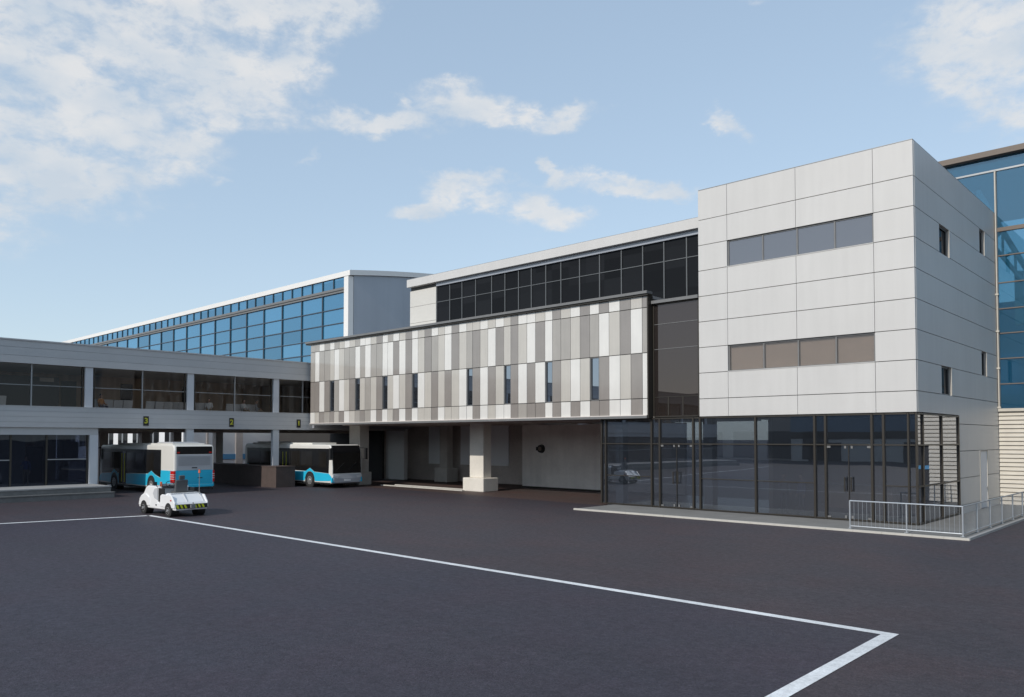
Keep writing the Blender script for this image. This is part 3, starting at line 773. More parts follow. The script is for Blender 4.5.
b.box(-46, -45.9, -19.3, -17.7, .62, 4.1, 'interior_wall'); b.box(-47.2, -47.1, -17.3, -16.4, .62, 2.9, 'interior_dark')
b.build('waiting_room', lg)
b = MB()
b.box(-44.4, -44.3, -16.1, -15.2, 2.0, 3.2, 'screen_black'); b.box(-44.38, -44.32, -15.7, -15.6, 3.2, 4.1, 'frame_brown')
so_ = b.build('display_screen', at=(-44.35, -15.65, 2.0)); tag(so_, 'dark flat screen hanging behind the ground floor glass at the wing corner', 'screen')
# rear columns of the open undercroft
for y in (-13.8, -11.2, -8.2, -5.8, -2.4):
    b = MB(); b.box(-52.0, -51.4, y - .3, y + .3, 0, 4.12, 'concrete_dark'); b.build('rear_column', lg)
b = MB(); b.box(-52.6, -52.05, -40, -7.4, 3.80, 4.11, 'concrete_dark'); b.box(-47.2, -46.8, -40, 8.9, 3.86, 4.115, 'concrete_dark'); b.build('rear_beam', lg)
# platform with two steps
b = MB()
b.box(-52, -39.0, YA, -15.12, .60, .67, 'step_stone'); b.box(-52, -39.04, YA, -15.14, .335, .60, 'step_face')
b.box(-52, -38.70, YA, -15.02, .28, .335, 'step_face'); b.box(-52, -38.74, YA, -15.04, 0, .28, 'step_face')
pl = b.build('platform', kind='structure')

# dark brick wall beside the second bus
b = MB()
b.box(-58, -40.0, -3.94, -2.45, 0, 1.42, 'brick_dark')
w = b.build('brick_wall', at=(-49, -3.2, 0)); tag(w, 'low dark brown brick wall round the wing column between the two buses', 'wall')
b = MB(); b.box(-58.03, -39.97, -3.97, -2.42, 1.42, 1.48, 'brick_dark'); b.build('wall_cap', w)

# number signs
def text_mesh(body, size, mname, name, parent, loc, rot, ext=.012):
    c = bpy.data.curves.new('txt', 'FONT'); c.body = body; c.size = size; c.align_x = 'CENTER'; c.align_y = 'CENTER'; c.extrude = ext; c.offset = .012
    t = bpy.data.objects.new('txt', c); COL.objects.link(t)
    bpy.context.view_layer.update()
    dg = bpy.context.evaluated_depsgraph_get()
    me = bpy.data.meshes.new_from_object(t.evaluated_get(dg))
    bpy.data.objects.remove(t); bpy.data.curves.remove(c)
    me.materials.clear(); me.materials.append(M[mname])
    o = bpy.data.objects.new(name, me); COL.objects.link(o)
    o.location = loc; o.rotation_euler = rot; o.parent = parent
    return o
for y, d, lab in ((-12.1, '3', 'black sign with a yellow 3 on the grey band above the nearer bus'), (-6.35, '2', 'black sign with a yellow 2 on the grey band between the two buses'), (-1.1, '1', 'black sign with a yellow 1 on the grey band beside the panel clad building')):
    t = thing('number_sign', lab, 'sign', (XW + .005, y, 4.53), 'stand number signs along the grey band')
    b = MB(); b.box(XW + .004, XW + .05, y - .16, y + .16, 4.23, 4.83, 'sign_black'); b.build('sign_plate', t)
    text_mesh(d, .48, 'sign_yellow', 'numeral', t, (.058, 0, 0), (R(90), 0, R(90)))

# ------------------------------------------------------------------ glass hall, left
YH = 13.77
hl = thing('terminal_hall', 'long blue glass hall with a white curved roof rising behind the grey wing', 'building', (-95, 30, 0))
HXR = -56.65
def roofz(y): return 22.7 - 2.22 * ((45 - y) / 31.23) ** 2
b = MB(); b.box(-160, -57.40, YH + .05, YH + .06, 8.0, 19.9, 'glass_hall'); g = b.build('curtain_wall', hl)
b = MB()
hx = [-57.4 - 4.0 * k for k in range(0, 26)]
for k, x in enumerate(hx):
    b.box(x - .07, x + .07, YH - .06, YH + .1, 8.0, 18.35, 'frame_blue')
for k in range(0, 52):
    x = -57.4 - 2.0 * k; b.box(x - .05, x + .05, YH - .05, YH + .1, 18.86, 19.9, 'frame_blue')
for z in (16.76, 15.25, 13.8, 12.35, 10.9, 9.45, 8): b.box(-159, -57.4, YH - .045, YH + .09, z - .045, z + .045, 'frame_blue')
b.build('curtain_frame', g)
b = MB(); b.box(-160, -57.4, YH - .14, YH + .04, 18.36, 18.86, 'frame_grey'); b.box(-160, -57.4, YH - .18, YH - .05, 18.55, 18.62, 'frame_brown'); b.build('gutter_band', hl)
b = MB(); b.box(-160, -57.45, YH - .3, YH + .6, 0, 7.95, 'far_white'); hb = b.build('base_wall', hl)
for k in range(16):
    x = -66 - k * 5.5; b = MB(); b.box(x, x + 3.6, YH - .33, YH - .29, 2.2, 6.2, 'glass_black'); w = b.build('window', hb); b = MB(); b.box(x + 1.5, x + 2.0, YH - .36, YH - .331, 2.2, 6.2, 'frame_light'); b.build('mullion', hb)
b = MB(); b.box(-57.4, HXR, YH - .12, YH + .5, 0, 19.9, 'roof_white'); b.build('corner_post', hl)
b = MB()
prof = [(y, roofz(y)) for y in [YH - .12 + (76.7 - YH) * k / 22 for k in range(23)]]
inner = [(y, z - .52) for y, z in prof]
b.prism(prof + inner[::-1], -160, HXR + .25, 'x', 'roof_white')
b.build('vault_roof', hl)
b = MB()
pr2 = [(y, roofz(y) - .55) for y in [YH + .55 + (75 - YH) * k / 20 for k in range(21)]]
b.prism([(YH + .55, 0)] + pr2 + [(pr2[-1][0], 0)], HXR - .25, HXR, 'x', 'metal_wall')
b.build('end_wall', hl)
b = MB(); b.box(-160, -57.5, YH + 3, YH + 3.2, 0, 19, 'interior_wall'); b.build('hall_core', hl)
# low white roof between the wing and the hall
b = MB(); b.box(-60, -42.0, 9.02, 9.4, 0, 10.05, 'roof_white'); b.box(-60, -42.0, 9.42, 13.4, 9.7, 9.9, 'roof_white')
lk = b.build('link_building', at=(-53, 11, 0)); tag(lk, 'low white link block between the wing roof and the blue glass hall', 'building')

# ------------------------------------------------------------------ glass hall, right
hr = thing('glass_hall', 'tall blue glass hall over cream siding behind the office block', 'building', (20, 25, 0))
b = MB(); b.box(-7, 46, YH + .03, YH + .04, 4.95, 18.0, 'glass_hall_clear'); g = b.build('curtain_wall', hr)
b = MB()
for k in range(0, 12):
    x = .06 + 3.9 * k; b.box(x - .05, x + .05, YH - .05, YH + .1, 4.95, 17.25, 'frame_grey')
b.box(-7, 46, YH - .04, YH + .09, 17.22, 17.31, 'frame_light')
b.box(-7, 46, YH - .06, YH + .11, 14.05, 14.25, 'roof_brown')
for z in (12.8, 11.4, 10.06, 8.8, 7.5, 6.2): b.box(-7, 46, YH - .03, YH + .08, z - .025, z + .025, 'roof_brown')
b.build('curtain_frame', g)
b = MB(); b.box(-7, 46.2, YH - .35, YH + 14.3, 17.98, 18.27, 'roof_brown'); b.build('roof', hr)
b = MB()
n = 22
for k in range(n):
    z0 = .06 + k * .2145; z1 = z0 + .2145
    b.prism([(YH - .10, z0 + .01), (YH + .03, z0 + .03), (YH + .03, z1), (YH - .01, z1)], .02, 3.2, 'x', 'louvre')
    b.prism([(YH - .10, z0 + .01), (YH + .03, z0 + .03), (YH + .03, z1), (YH - .01, z1)], 6.2, 46, 'x', 'louvre')
    if z0 > 3.05: b.prism([(YH - .10, z0 + .01), (YH + .03, z0 + .03), (YH + .03, z1), (YH - .01, z1)], 3.2, 6.2, 'x', 'louvre')
b.box(.02, 46, YH - .18, YH + .06, 4.79, 4.94, 'louvre')
b.build('cream_siding', hr)
b = MB(); b.box(3.2, 6.2, YH + .1, YH + .15, 0.05, 3.1, 'interior_dark'); b.box(3.2, 6.2, YH + .05, YH + .09, 1.75, 1.95, 'far_blue'); b.build('loading_door', hr)
b = MB()
b.cyl((.06, YH - .13, 5.0), (.06, YH - .13, 17.2), .036, 'louvre', 10)
for z in (5.0, 7.0, 8.9, 10.8): b.box(-.03, .14, YH - .19, YH - .07, z - .04, z + .04, 'louvre')
b.build('downpipe', hr)
b = MB()                                    # roof truss and floors inside the glass
def truss(yy):
    top = [(-2.6 + .55 * k, 20.2 - 1.178 * k) for k in range(14)]
    bot = [(-2.6 + .55 * k, 17.2 - .86 * k) for k in range(14)]
    top = [p for p in top if p[1] < 17.6]; bot = bot[len(bot) - len(top):]
    for k in range(len(top) - 1):
        A, B, C_, D = [(p[0], yy, p[1]) for p in (top[k], top[k + 1], bot[k], bot[k + 1])]
        b.cyl(A, B, .13, 'roof_white', 8); b.cyl(C_, D, .11, 'roof_white', 8); b.cyl(A, C_, .07, 'roof_white', 6); b.cyl(C_, B, .08, 'roof_white', 6)
truss(YH + 1.0)
b.build('roof_truss', hr)
b = MB(); b.box(-6, 46, YH + 14, YH + 14.2, 0, 12.5, 'far_blue'); b.box(.6, 1.0, YH + 1.2, YH + 1.4, 9.3, 12, 'cladding_white'); b.box(1.1, 3.4, YH + 2.5, YH + 2.6, 5, 7.3, 'cladding_white'); b.box(-6, 46, YH + 1, YH + 13.9, 4.7, 4.9, 'tile_floor'); b.build('hall_core', hr)  # low white panel stands in for a bright window of light

# ------------------------------------------------------------------ building across the yard, seen only as a reflection in the glass
op = thing('cargo_building', 'long grey cargo building with dark bays across the yard, mirrored in the ground floor glass', 'building', (-20, -95, 0))
b = MB(); b.box(-140, -44, -100, -90, 0, 10.5, 'interior_wall'); b.box(-44, 90, -100, -90, 0, 3.4, 'cladding_cream'); b.box(-44, 90, -100, -89.9, 3.4, 4.5, 'frame_brown'); b.box(-44, 90, -100, -90, 4.5, 10.5, 'slate_blue'); b.build('wall', op)
b = MB(); b.box(-140, 90, -100, -89.4, 10.5, 11.4, 'roof_grey'); b.build('roof', op)
for k in range(14):
    x = -120 + k * 6.0
    b = MB(); b.box(x, x + 4.0, -89.99, -89.9, .3, 4.6, 'interior_dark'); b.build('loading_bay', op)
for k in range(9):
    x = -41 + k * 14
    b = MB(); b.box(x, x + 5, -89.99, -89.9, 0, 2.9, 'interior_dark'); b.build('loading_bay', op)
# pale buildings glimpsed under the wing
fb = MB()
for x0, x1, y0, y1, h in ((-140, -120, -62, -40, 6.2), (-135, -120, -36, -22, 5.2), (-130, -116, -18, 4, 5.8)): fb.box(x0, x1, y0, y1, 0, h, 'far_white')
for k in range(14): fb.box(-119.98, -119.9, -61 + k * 2.8, -59.6 + k * 2.8, 3.4, 4.9, 'interior_dark')
f_ = fb.build('hangar', at=(-128, -28, 0)); tag(f_, 'pale far hangar glimpsed between wing columns above the nearer bus', 'building')
b = MB(); b.box(-62.3, -62, -0.6, 9.0, 0, 4.4, 'far_white'); b.box(-61.98, -61.93, -.6, 9.0, 1.45, 1.95, 'far_blue'); b.box(-61.98, -61.9, 4.5, 5.2, 0, 4.4, 'concrete_dark'); b.box(-61.98, -61.9, 1.6, 1.75, 0, 4.4, 'concrete_dark')
sw = b.build('screen_wall', at=(-62.1, 4, 0)); tag(sw, 'white boarded wall with a blue band glimpsed under the wing right of the nearer bus', 'wall')

# ------------------------------------------------------------------ guard railing
gr = thing('guard_railing', 'galvanised steel railing with thin upright bars round the pavement corner', 'railing', (2.35, -3.0, .09))
ry, rx, zb, zt = -2.92, 2.18, .19, 1.11
b = MB()
b.cyl((-1.52, ry, zt), (rx, ry, zt), .025, 'galvanised', 10); b.cyl((rx, ry, zt), (rx, 13.4, zt), .025, 'galvanised', 10); b.build('top_rail', gr, smooth=False)
b = MB(); b.cyl((-1.52, ry, zb), (rx, ry, zb), .018, 'galvanised', 8); b.cyl((rx, ry, zb), (rx, 13.4, zb), .018, 'galvanised', 8); b.build('bottom_rail', gr)
posts = [(-1.52, ry), (.42, ry), (rx, ry)] + [(rx, -2.92 + 1.95 * k) for k in range(1, 9)]
for (x, y) in posts:
    b = MB(); b.cyl((x, y, .09), (x, y, zt), .028, 'galvanised', 10); b.box(x - .06, x + .06, y - .06, y + .06, .09, .105, 'galvanised'); b.build('post', gr)
b = MB()
xx = -1.52 + .15
while xx < rx:
    b.cyl((xx, ry, zb), (xx, ry, zt), .006, 'galvanised', 6); xx += .15
yy = ry + .16
while yy < 13.4:
    b.cyl((rx, yy, zb), (rx, yy, zt), .006, 'galvanised', 6); yy += .16
b.build('bar_infill', gr)

# ------------------------------------------------------------------ buses
def wheel(parent, x, y, r, side, w=.28):
    s = 1 if side > 0 else -1
    b = MB(); b.cyl((x, y, r), (x, y - s * w, r), r, 'rubber', 28); t = b.build('wheel', parent, bevel=.03)
    b = MB(); b.cyl((x, y + s * .012, r), (x, y - s * .05, r), r * .60, 'rim_grey', 22, r * .62); b.cyl((x, y + s * .05, r), (x, y, r), r * .2, 'rim_grey', 14, r * .3)
    for k in range(8):
        a = 2 * math.pi * k / 8; b.cyl((x + math.cos(a) * r * .42, y + s * .03, r + math.sin(a) * r * .42), (x + math.cos(a) * r * .42, y, r + math.sin(a) * r * .42), .03, 'plastic_black', 8)
    b.build('rim', t)
def arch(cx, cz, r, n=14, z0=.30):
    return [(cx + r * math.cos(math.pi * k / n), max(z0, cz + r * math.sin(math.pi * k / n))) for k in range(n + 1)]
def make_bus(label):
    """local: front +x, 12 m long, 2.5 m wide"""
    t = thing('city_bus', label, 'bus')
    W = 1.25
    # body shell: side outline with wheel arches left to dark wells, front slightly raked
    out = [(-6.0, .42), (-5.97, .9), (-6.0, 2.7), (-5.93, 2.96), (-5.7, 3.04), (5.55, 3.0), (5.80, 2.9), (5.92, 2.5), (6.0, 1.3), (6.0, .5), (5.9, .30), (-5.8, .30)]
    b = MB(); b.prism(out, -W, W, 'y', 'bus_cream'); body = b.build('body', t, bevel=.10, segs=4)
    b = MB(); b.box(-5.2, 3.2, -W + .22, W - .22, 3.0, 3.12, 'bus_cream'); b.box(-4.8, -2.6, -W + .4, W - .4, 3.12, 3.2, 'bus_grey'); b.build('roof_pod', t, bevel=.04)
    WX = (-2.75, 3.30)
    for s in (-1, 1):
        y0 = s * W
        # black glazing band dips at the rear and follows the cyan crest over the wheels
        b = MB(); b.prism([(-4.15 if s > 0 else -5.6, 2.72), (-4.15 if s > 0 else -5.6, .98 if s > 0 else 1.12), (-3.3, 1.18), (-2.75, 1.40), (-2.2, 1.20), (2.75, 1.12), (3.3, 1.36), (3.85, 1.10), (5.62, 1.02), (5.70, 2.72)], y0 - s * .02, y0 + s * .012, 'y', 'bus_black')
        band = b.build('glazing_band', t)
        for x0, x1 in (((-3.1, -1.75), (-1.65, -.25), (-.15, 1.2), (2.5, 3.6), (3.7, 5.35)) if s > 0 else ((-5.3, -3.6), (-3.5, -1.9), (-1.8, -.55), (.85, 2.05), (2.15, 3.6), (4.4, 5.35))):
            b = MB(); b.box(x0, x1, y0 + s * .012, y0 + s * .022, 1.42, 2.50, 'bus_pane'); b.build('side_window', band)
        for x0 in ((1.3,) if s > 0 else (-.42,)):
            d = MB(); d.box(x0, x0 + 1.15, y0 + s * .012, y0 + s * .03, .42, 2.55, 'bus_pane')
            dd = d.build('door', t)
            for q in (.16, .62): d = MB(); d.cyl((x0 + q, y0 + s * .05, .55), (x0 + q, y0 + s * .05, 2.45), .016, 'pole_yellow', 8); d.build('grab_pole', dd)
        # cyan skirt
        def sk(pts, nm='skirt_panel'):
            b = MB(); b.prism(pts, y0 - s * .02, y0 + s * .018, 'y', 'bus_cyan'); return b.build(nm, t)
        sk([(-5.97, 1.46), (-5.97, .46), (-4.2, .46), (-3.42, .44)] + arch(-2.75, .50, .62, 12, .44)[::-1][1:-1] + [(-2.08, .44), (1.26 if s > 0 else -.46, .44), (1.26 if s > 0 else -.46, 1.10), (-2.2, 1.17), (-2.75, 1.38), (-3.3, 1.16), (-4.13, .96), (-4.17, 1.46)])
        sk([(2.49 if s > 0 else .78, .44), (2.62, .44)] + arch(3.30, .50, .62, 12, .44)[::-1][1:-1] + [(3.97, .44), (5.75, .50), (5.96, .62), (5.94, .80), (5.62, 1.0), (3.85, 1.08), (3.3, 1.34), (2.75, 1.10), (2.49 if s > 0 else .78, 1.08)])
        b = MB(); b.box(-5.9, 5.8, y0 - s * .3, y0 - s * .005, .27, .44, 'plastic_black'); b.build('underside', t)
        for x in WX:
            b = MB(); b.cyl((x, y0 + s * .013, .50), (x, y0 - s * .45, .50), .60, 'plastic_black', 26); b.build('wheel_well', t)
            wheel(t, x, y0 + s * .022, .48, s)
        b = MB(); b.box(-6.02, -5.52, y0 - s * .10, y0 + s * .03, .72, 1.46, 'lamp_red')
        tl = b.build('tail_light', t, bevel=.03)
        for z in (.95, 1.08, 1.21): b = MB(); b.box(-6.03, -5.5, y0 - s * .105, y0 + s * .036, z, z + .035, 'lamp_clear'); b.build('lens', tl)
        # mirrors
        b = MB(); b.cyl((5.85, s * 1.1, 2.78), (6.15, s * 1.42, 2.75), .035, 'plastic_black', 8); b.box(6.06, 6.24, s * 1.36, s * 1.56, 1.95, 2.75, 'plastic_black'); b.build('wing_mirror', t, bevel=.03)
    # rear
    b = MB(); b.box(-6.015, -5.97, -1.12, 1.12, 2.46, 2.93, 'bus_black'); rw = b.build('rear_window', t, bevel=.02)
    for s in (-1, 1): b = MB(); b.box(-6.03, -6.01, s * .92, s * 1.08, 2.52, 2.60, 'lamp_red'); b.build('high_light', rw)
    b = MB(); b.box(-6.012, -5.97, -1.12, 1.12, 1.50, 2.43, 'bus_grey')
    for k in range(9): b.box(-6.022, -6.01, -1.0, 1.0, 1.78 + k * .065, 1.80 + k * .065, 'trim_grey')
    b.box(-6.03, -6.01, -.16, .16, 1.60, 1.66, 'plastic_black'); b.build('engine_hatch', t)
    b = MB(); b.box(-6.014, -5.96, -1.16, 1.16, .62, 1.48, 'bus_cyan'); b.box(-6.024, -6.012, -.86, .86, .80, 1.36, 'bus_cyan'); b.box(-6.03, -6.02, -.5, -.2, .98, 1.03, 'plastic_black'); b.build('rear_panel', t)
    b = MB(); b.box(-6.03, -5.8, -1.2, 1.2, .44, .61, 'bus_cyan'); b.box(-6.0, -5.6, -1.15, 1.15, .28, .44, 'plastic_black'); b.build('rear_bumper', t, bevel=.02)
    # front
    b = MB(); b.prism([(5.78, 2.95), (5.935, 2.5), (6.022, 1.02), (5.9, .96), (5.7, 2.9)], -1.17, 1.17, 'y', 'bus_black'); b.build('windscreen', t, bevel=.02)
    b = MB(); b.prism([(5.90, 2.44), (5.948, 2.42), (6.030, 1.08), (5.96, 1.08)], -1.08, 1.08, 'y', 'bus_pane'); ws = b.build('windscreen_pane', t)
    for q in (-.9, .1): b = MB(); b.cyl((6.035, q, 1.24), (6.0, q + .65, 1.75), .012, 'plastic_black', 6); b.build('wiper', ws)
    b = MB(); b.cyl((5.8, .45, 1.1), (5.8, .45, 2.4), .02, 'pole_yellow', 8); b.build('driver_screen', ws)
    b = MB(); b.prism([(5.9, .98), (6.02, .95), (6.05, .66), (6.02, .36), (5.8, .30)], -1.14, 1.14, 'y', 'bus_grey'); fb_ = b.build('front_bumper', t, bevel=.04)
    b = MB(); b.box(6.03, 6.06, -.26, .26, .48, .60, 'paint_white'); b.build('number_plate', fb_)
    for s in (-1, 1):
        b = MB(); b.prism([(s * .72, .84), (s * 1.18, .92), (s * 1.2, .76), (s * .80, .68)], 5.98, 6.06, 'x', 'lamp_clear'); b.build('headlight', t)
        b = MB(); b.box(5.86, 6.03, s * 1.0, s * 1.262, .40, .72, 'bus_cyan'); b.build('corner_trim', t, bevel=.02)
    return t
bus_a = make_bus('white and cyan bus seen from the rear, parked under the wing behind the tow tractor')
bus_a['group'] = 'airport buses parked under the wing'
bus_b = copy_tree(bus_a)
bus_b['label'] = 'white and cyan bus seen from the front, nosing out beside the panel clad building'
bus_a.location = (-43.9, -10.72, 0); bus_a.rotation_euler = (0, 0, R(180))
bus_b.location = (-42.5, -.50, 0)

# ------------------------------------------------------------------ tow tractor (local: front +x, rear at 0)
tt = thing('tow_tractor', 'small white electric tow tractor with a black seat and striped rear bumper', 'tow tractor')
HWT = .76
def lin(a, b, n): return [(a[0] + (b[0] - a[0]) * k / n, a[1] + (b[1] - a[1]) * k / n) for k in range(n + 1)]
side = [(0.0, .30), (0.0, .52), (.10, .66), (.62, 1.02), (1.04, 1.04), (1.06, .94), (1.46, .92), (1.50, .60), (1.80, .58), (1.80, 1.27), (1.92, 1.33), (2.86, 1.35), (3.08, 1.27), (3.32, .98), (3.62, .86), (3.80, .70), (3.86, .50), (3.82, .28)]
b = MB(); b.prism(side, -HWT, HWT, 'y', 'paint_white'); b.build('body', tt, bevel=.07, segs=3)
for s in (-1, 1):                            # fenders and a door sill step
    b = MB(); b.prism([(.02, .40), (.02, .64), (.35, .98), (1.30, 1.0), (1.46, .93), (1.50, .42)], s * (HWT - .03), s * (HWT + .05), 'y', 'paint_white'); b.build('rear_fender', tt, bevel=.03)
    b = MB(); b.prism([(2.62, .40), (2.66, .80), (3.0, .96), (3.45, .84), (3.75, .58), (3.78, .38)], s * (HWT - .03), s * (HWT + .04), 'y', 'paint_white'); b.build('front_fender', tt, bevel=.03)
    for x in (.62, 3.18):
        b = MB(); b.cyl((x, s * (HWT + .056), .30), (x, s * (HWT - .3), .30), .335, 'plastic_black', 24); b.build('wheel_well', tt)
        wheel(tt, x, s * (HWT + .066), .275, s, .2)
    b = MB(); b.box(1.9, 2.0, s * HWT, s * (HWT + .02), .44, .50, 'plastic_black'); b.build('step_light', tt)
    b = MB(); b.box(.30, .42, s * (HWT + .05), s * (HWT + .062), .72, .78, 'lamp_red'); b.build('reflector', tt)
    b = MB(); b.prism([(1.20, 1.26), (1.20, .97), (1.50, .97), (1.53, .64), (1.79, .64), (1.79, 1.26)], s * (HWT - .06), s * (HWT - .02), 'y', 'plastic_black'); b.build('cabin_dark_panel', tt)  # black panel fills the opening, standing in for the shade inside
    b = MB(); b.prism([(1.82, .70), (2.15, .78), (2.3, 1.0), (2.15, 1.22), (1.82, 1.28)], s * (HWT - .01), s * (HWT + .012), 'y', 'bus_grey'); b.build('cowl_recess', tt, bevel=.006)
b = MB(); b.box(1.08, 1.46, -.70, .70, .93, .96, 'plastic_black'); b.build('cabin_floor', tt)
b = MB(); b.prism([(1.74, 1.24), (1.62, 1.38), (1.76, 1.46), (1.9, 1.34)], -.6, .6, 'y', 'trim_grey'); b.build('dashboard', tt)
b = MB()
for k in range(14):
    a0, a1 = 2 * math.pi * k / 14, 2 * math.pi * (k + 1) / 14
    P = lambda a: (1.56 + .07 * math.sin(a), .30 + .19 * math.cos(a), 1.42 + .16 * math.sin(a))
    b.cyl(P(a0), P(a1), .018, 'plastic_black', 6)
b.cyl((1.75, .30, 1.30), (1.56, .30, 1.42), .02, 'plastic_black', 6); b.build('steering_wheel', tt)
b = MB(); b.box(1.12, 1.52, -.24, .28, .98, 1.12, 'seat_grey'); b.prism([(1.02, 1.06), (1.16, 1.06), (1.10, 1.62), (1.0, 1.66), (.94, 1.62)], -.28, .30, 'y', 'seat_grey'); st = b.build('seat', tt, bevel=.05, segs=3)
b = MB(); b.box(.94, 1.03, -.13, .15, 1.66, 1.86, 'seat_grey'); b.build('headrest', st, bevel=.04, segs=3)
b = MB(); b.box(1.02, 1.5, -.68, -.32, .98, 1.10, 'seat_grey'); b.build('passenger_seat', tt, bevel=.04, segs=3)
b = MB(); b.cyl((.50, -.60, 1.0), (.50, -.60, 1.98), .018, 'trim_grey', 8); bp_ = b.build('beacon_pole', tt)
b = MB(); b.cyl((.50, -.60, 1.97), (.50, -.60, 2.12), .055, 'lamp_orange', 14, .04); b.build('beacon', bp_)
b = MB(); b.cyl((1.72, .80, 1.30), (1.72, .92, 1.44), .015, 'plastic_black', 6); b.box(1.66, 1.71, .86, 1.0, 1.40, 1.56, 'plastic_black'); b.build('mirror', tt, bevel=.01)
b = MB(); b.cyl((1.70, .66, 1.34), (1.70, .66, 1.56), .05, 'lamp_orange', 10); b.build('side_lamp', tt)
# rear bumper with slanted hazard stripes
b = MB(); b.box(-.05, 0.02, -.74, .74, .38, .58, 'plastic_black'); rb_ = b.build('rear_bumper', tt, bevel=.01)
b = MB()
for s in (-1, 1):
    for k in range(3):
        y0 = s * (.24 + k * .18)
        b.prism([(y0, .395), (y0 + .095, .395), (y0 + .165, .565), (y0 + .07, .565)], -.058, -.048, 'x', 'hazard_yellow')
b.build('hazard_stripe', rb_)
b = MB(); b.box(-.16, -.05, -.10, .10, .40, .56, 'trim_grey'); b.cyl((-.12, 0, .36), (-.12, 0, .66), .025, 'steel_leg', 8); b.build('tow_hitch', rb_)
b = MB(); b.prism([(.12, .70), (.16, .68), (.60, 1.025), (.56, 1.045)], .12, .16, 'y', 'bus_grey'); b.prism([(.12, .70), (.16, .68), (.60, 1.025), (.56, 1.045)], -.66, -.62, 'y', 'bus_grey'); b.box(.6, 1.0, -.70, .70, 1.03, 1.06, 'paint_white'); b.build('rear_deck', tt, bevel=.008)
tt.scale = (.95, .95, .95)
tt.location = (-24.55, -17.02, 0); tt.rotation_euler = (0, 0, R(181.5))

# ------------------------------------------------------------------ lounge seats
def make_bench():
    t = thing('lounge_bench', 'grey bench', 'bench')
    b = MB()
    for k in range(4): b.box(-.22, .26, -1.18 + k * .60, -.62 + k * .60, .40, .47, 'fabric_grey')
    b.build('seat', t)
    b = MB()
    for k in range(4): b.prism([(.22, .47), (.28, .47), (.40, .98), (.33, 1.0)], -1.18 + k * .60, -.62 + k * .60, 'y', 'fabric_grey')
    b.build('backrest', t)
    for y in (-1.0, 1.0):
        b = MB(); b.box(-.2, .25, y - .03, y + .03, 0, .03, 'steel_leg'); b.box(.0, .06, y - .03, y + .03, .03, .40, 'steel_leg'); b.build('leg', t)
    return t
bench0 = make_bench()
spots = [(-44.0, -13.4, 4.9, 'grey four seat bench behind the first lounge window left of the 3 sign'), (-44.2, -10.1, 4.9, 'grey four seat bench behind the lounge glass right of the 3 sign, nearest its column'),
         (-44.0, -8.0, 4.9, 'grey four seat bench upstairs behind the seated woman in white above the 2 sign'), (-44.0, -4.6, 4.9, 'grey four seat bench upstairs just left of the last lounge column before the panels'),
         (-43.7, -20.6, 4.9, 'grey four seat bench at the far left end of the upper lounge'), (-43.8, -20.9, .62, 'grey four seat bench in the ground floor room at the left photo edge')]
for i, (x, y, z, lab) in enumerate(spots):
    o = bench0 if i == 0 else copy_tree(bench0)
    o.location = (x, y, z); o['label'] = lab; o['group'] = 'benches in the glazed waiting lounge'

# ------------------------------------------------------------------ people behind the glass
def person(label, joints, edges, radii, shirt, trousers, waist, head, neck_z, loc, rot, sleeves_long=True, hair='hair_dark', hairlen=.0):
    """skinned skeleton -> one continuous body mesh; the head's nose, eyes and mouth are moulded in; hair is a child"""
    me = bpy.data.meshes.new('person'); me.from_pydata(joints, edges, [])
    o = bpy.data.objects.new('person', me); COL.objects.link(o)
    sk = o.modifiers.new('skin', 'SKIN')
    for i, r in enumerate(radii):
        me.skin_vertices[0].data[i].radius = (r, r) if not isinstance(r, tuple) else r
    me.skin_vertices[0].data[0].use_root = True
    sub = o.modifiers.new('sub', 'SUBSURF'); sub.levels = 2; sub.render_levels = 2
    bpy.context.view_layer.update()
    dg = bpy.context.evaluated_depsgraph_get()
    m2 = bpy.data.meshes.new_from_object(o.evaluated_get(dg))
    o.modifiers.clear(); o.data = m2; bpy.data.meshes.remove(me); m2.name = 'person'
    bm = bmesh.new(); bm.from_mesh(m2)
    hc = Vector(head)
    g = bmesh.ops.create_uvsphere(bm, u_segments=20, v_segments=14, radius=1.0)
    for v in g['verts']:
        p = v.co.copy()
        q = Vector((p.x * .095, p.y * .075, p.z * .125))
        if p.z < -.2: q.x *= 1 - .15 * (-p.z); q.y *= 1 + .35 * p.z * .6
        if p.x > .93 and -.35 < p.z < .15: q.x += .020                        # nose
        if p.x > .8 and .05 < p.z < .28 and .2 < abs(p.y) < .55: q.x -= .010  # eye sockets
        if p.x > .8 and -.6 < p.z < -.45 and abs(p.y) < .4: q.x += .005       # lips
        if abs(p.y) > .95 and abs(p.x) < .3 and abs(p.z) < .3: q.y *= 1.2     # ears
        v.co = q + hc
    bm.to_mesh(m2); bm.free()
    m2.materials.clear()
    for n_ in (shirt, trousers, 'skin', 'plastic_black'): m2.materials.append(M[n_])
    for f in m2.polygons:
        c = f.center
        f.use_smooth = True
        k = waist(c)
        f.material_index = k
    b = MB()
    o['label'] = label; o['category'] = 'person'
    bm = bmesh.new(); bmesh.ops.create_uvsphere(bm, u_segments=18, v_segments=12, radius=1.0)
    dele = [v for v in bm.verts if v.co.z < -.15 - hairlen or (v.co.x > .35 and v.co.z < .42)]
    bmesh.ops.delete(bm, geom=dele, context='VERTS')
    for v in bm.verts: v.co = Vector((v.co.x * .106, v.co.y * .086, v.co.z * .135)) + hc + Vector((-.008, 0, .008))
    hm = bpy.data.meshes.new('hair'); bm.to_mesh(hm); bm.free(); hm.materials.append(M[hair])
    for f in hm.polygons: f.use_smooth = True
    h = bpy.data.objects.new('hair', hm); COL.objects.link(h); h.parent = o
    o.location = loc; o.rotation_euler = (0, 0, rot)
    return o
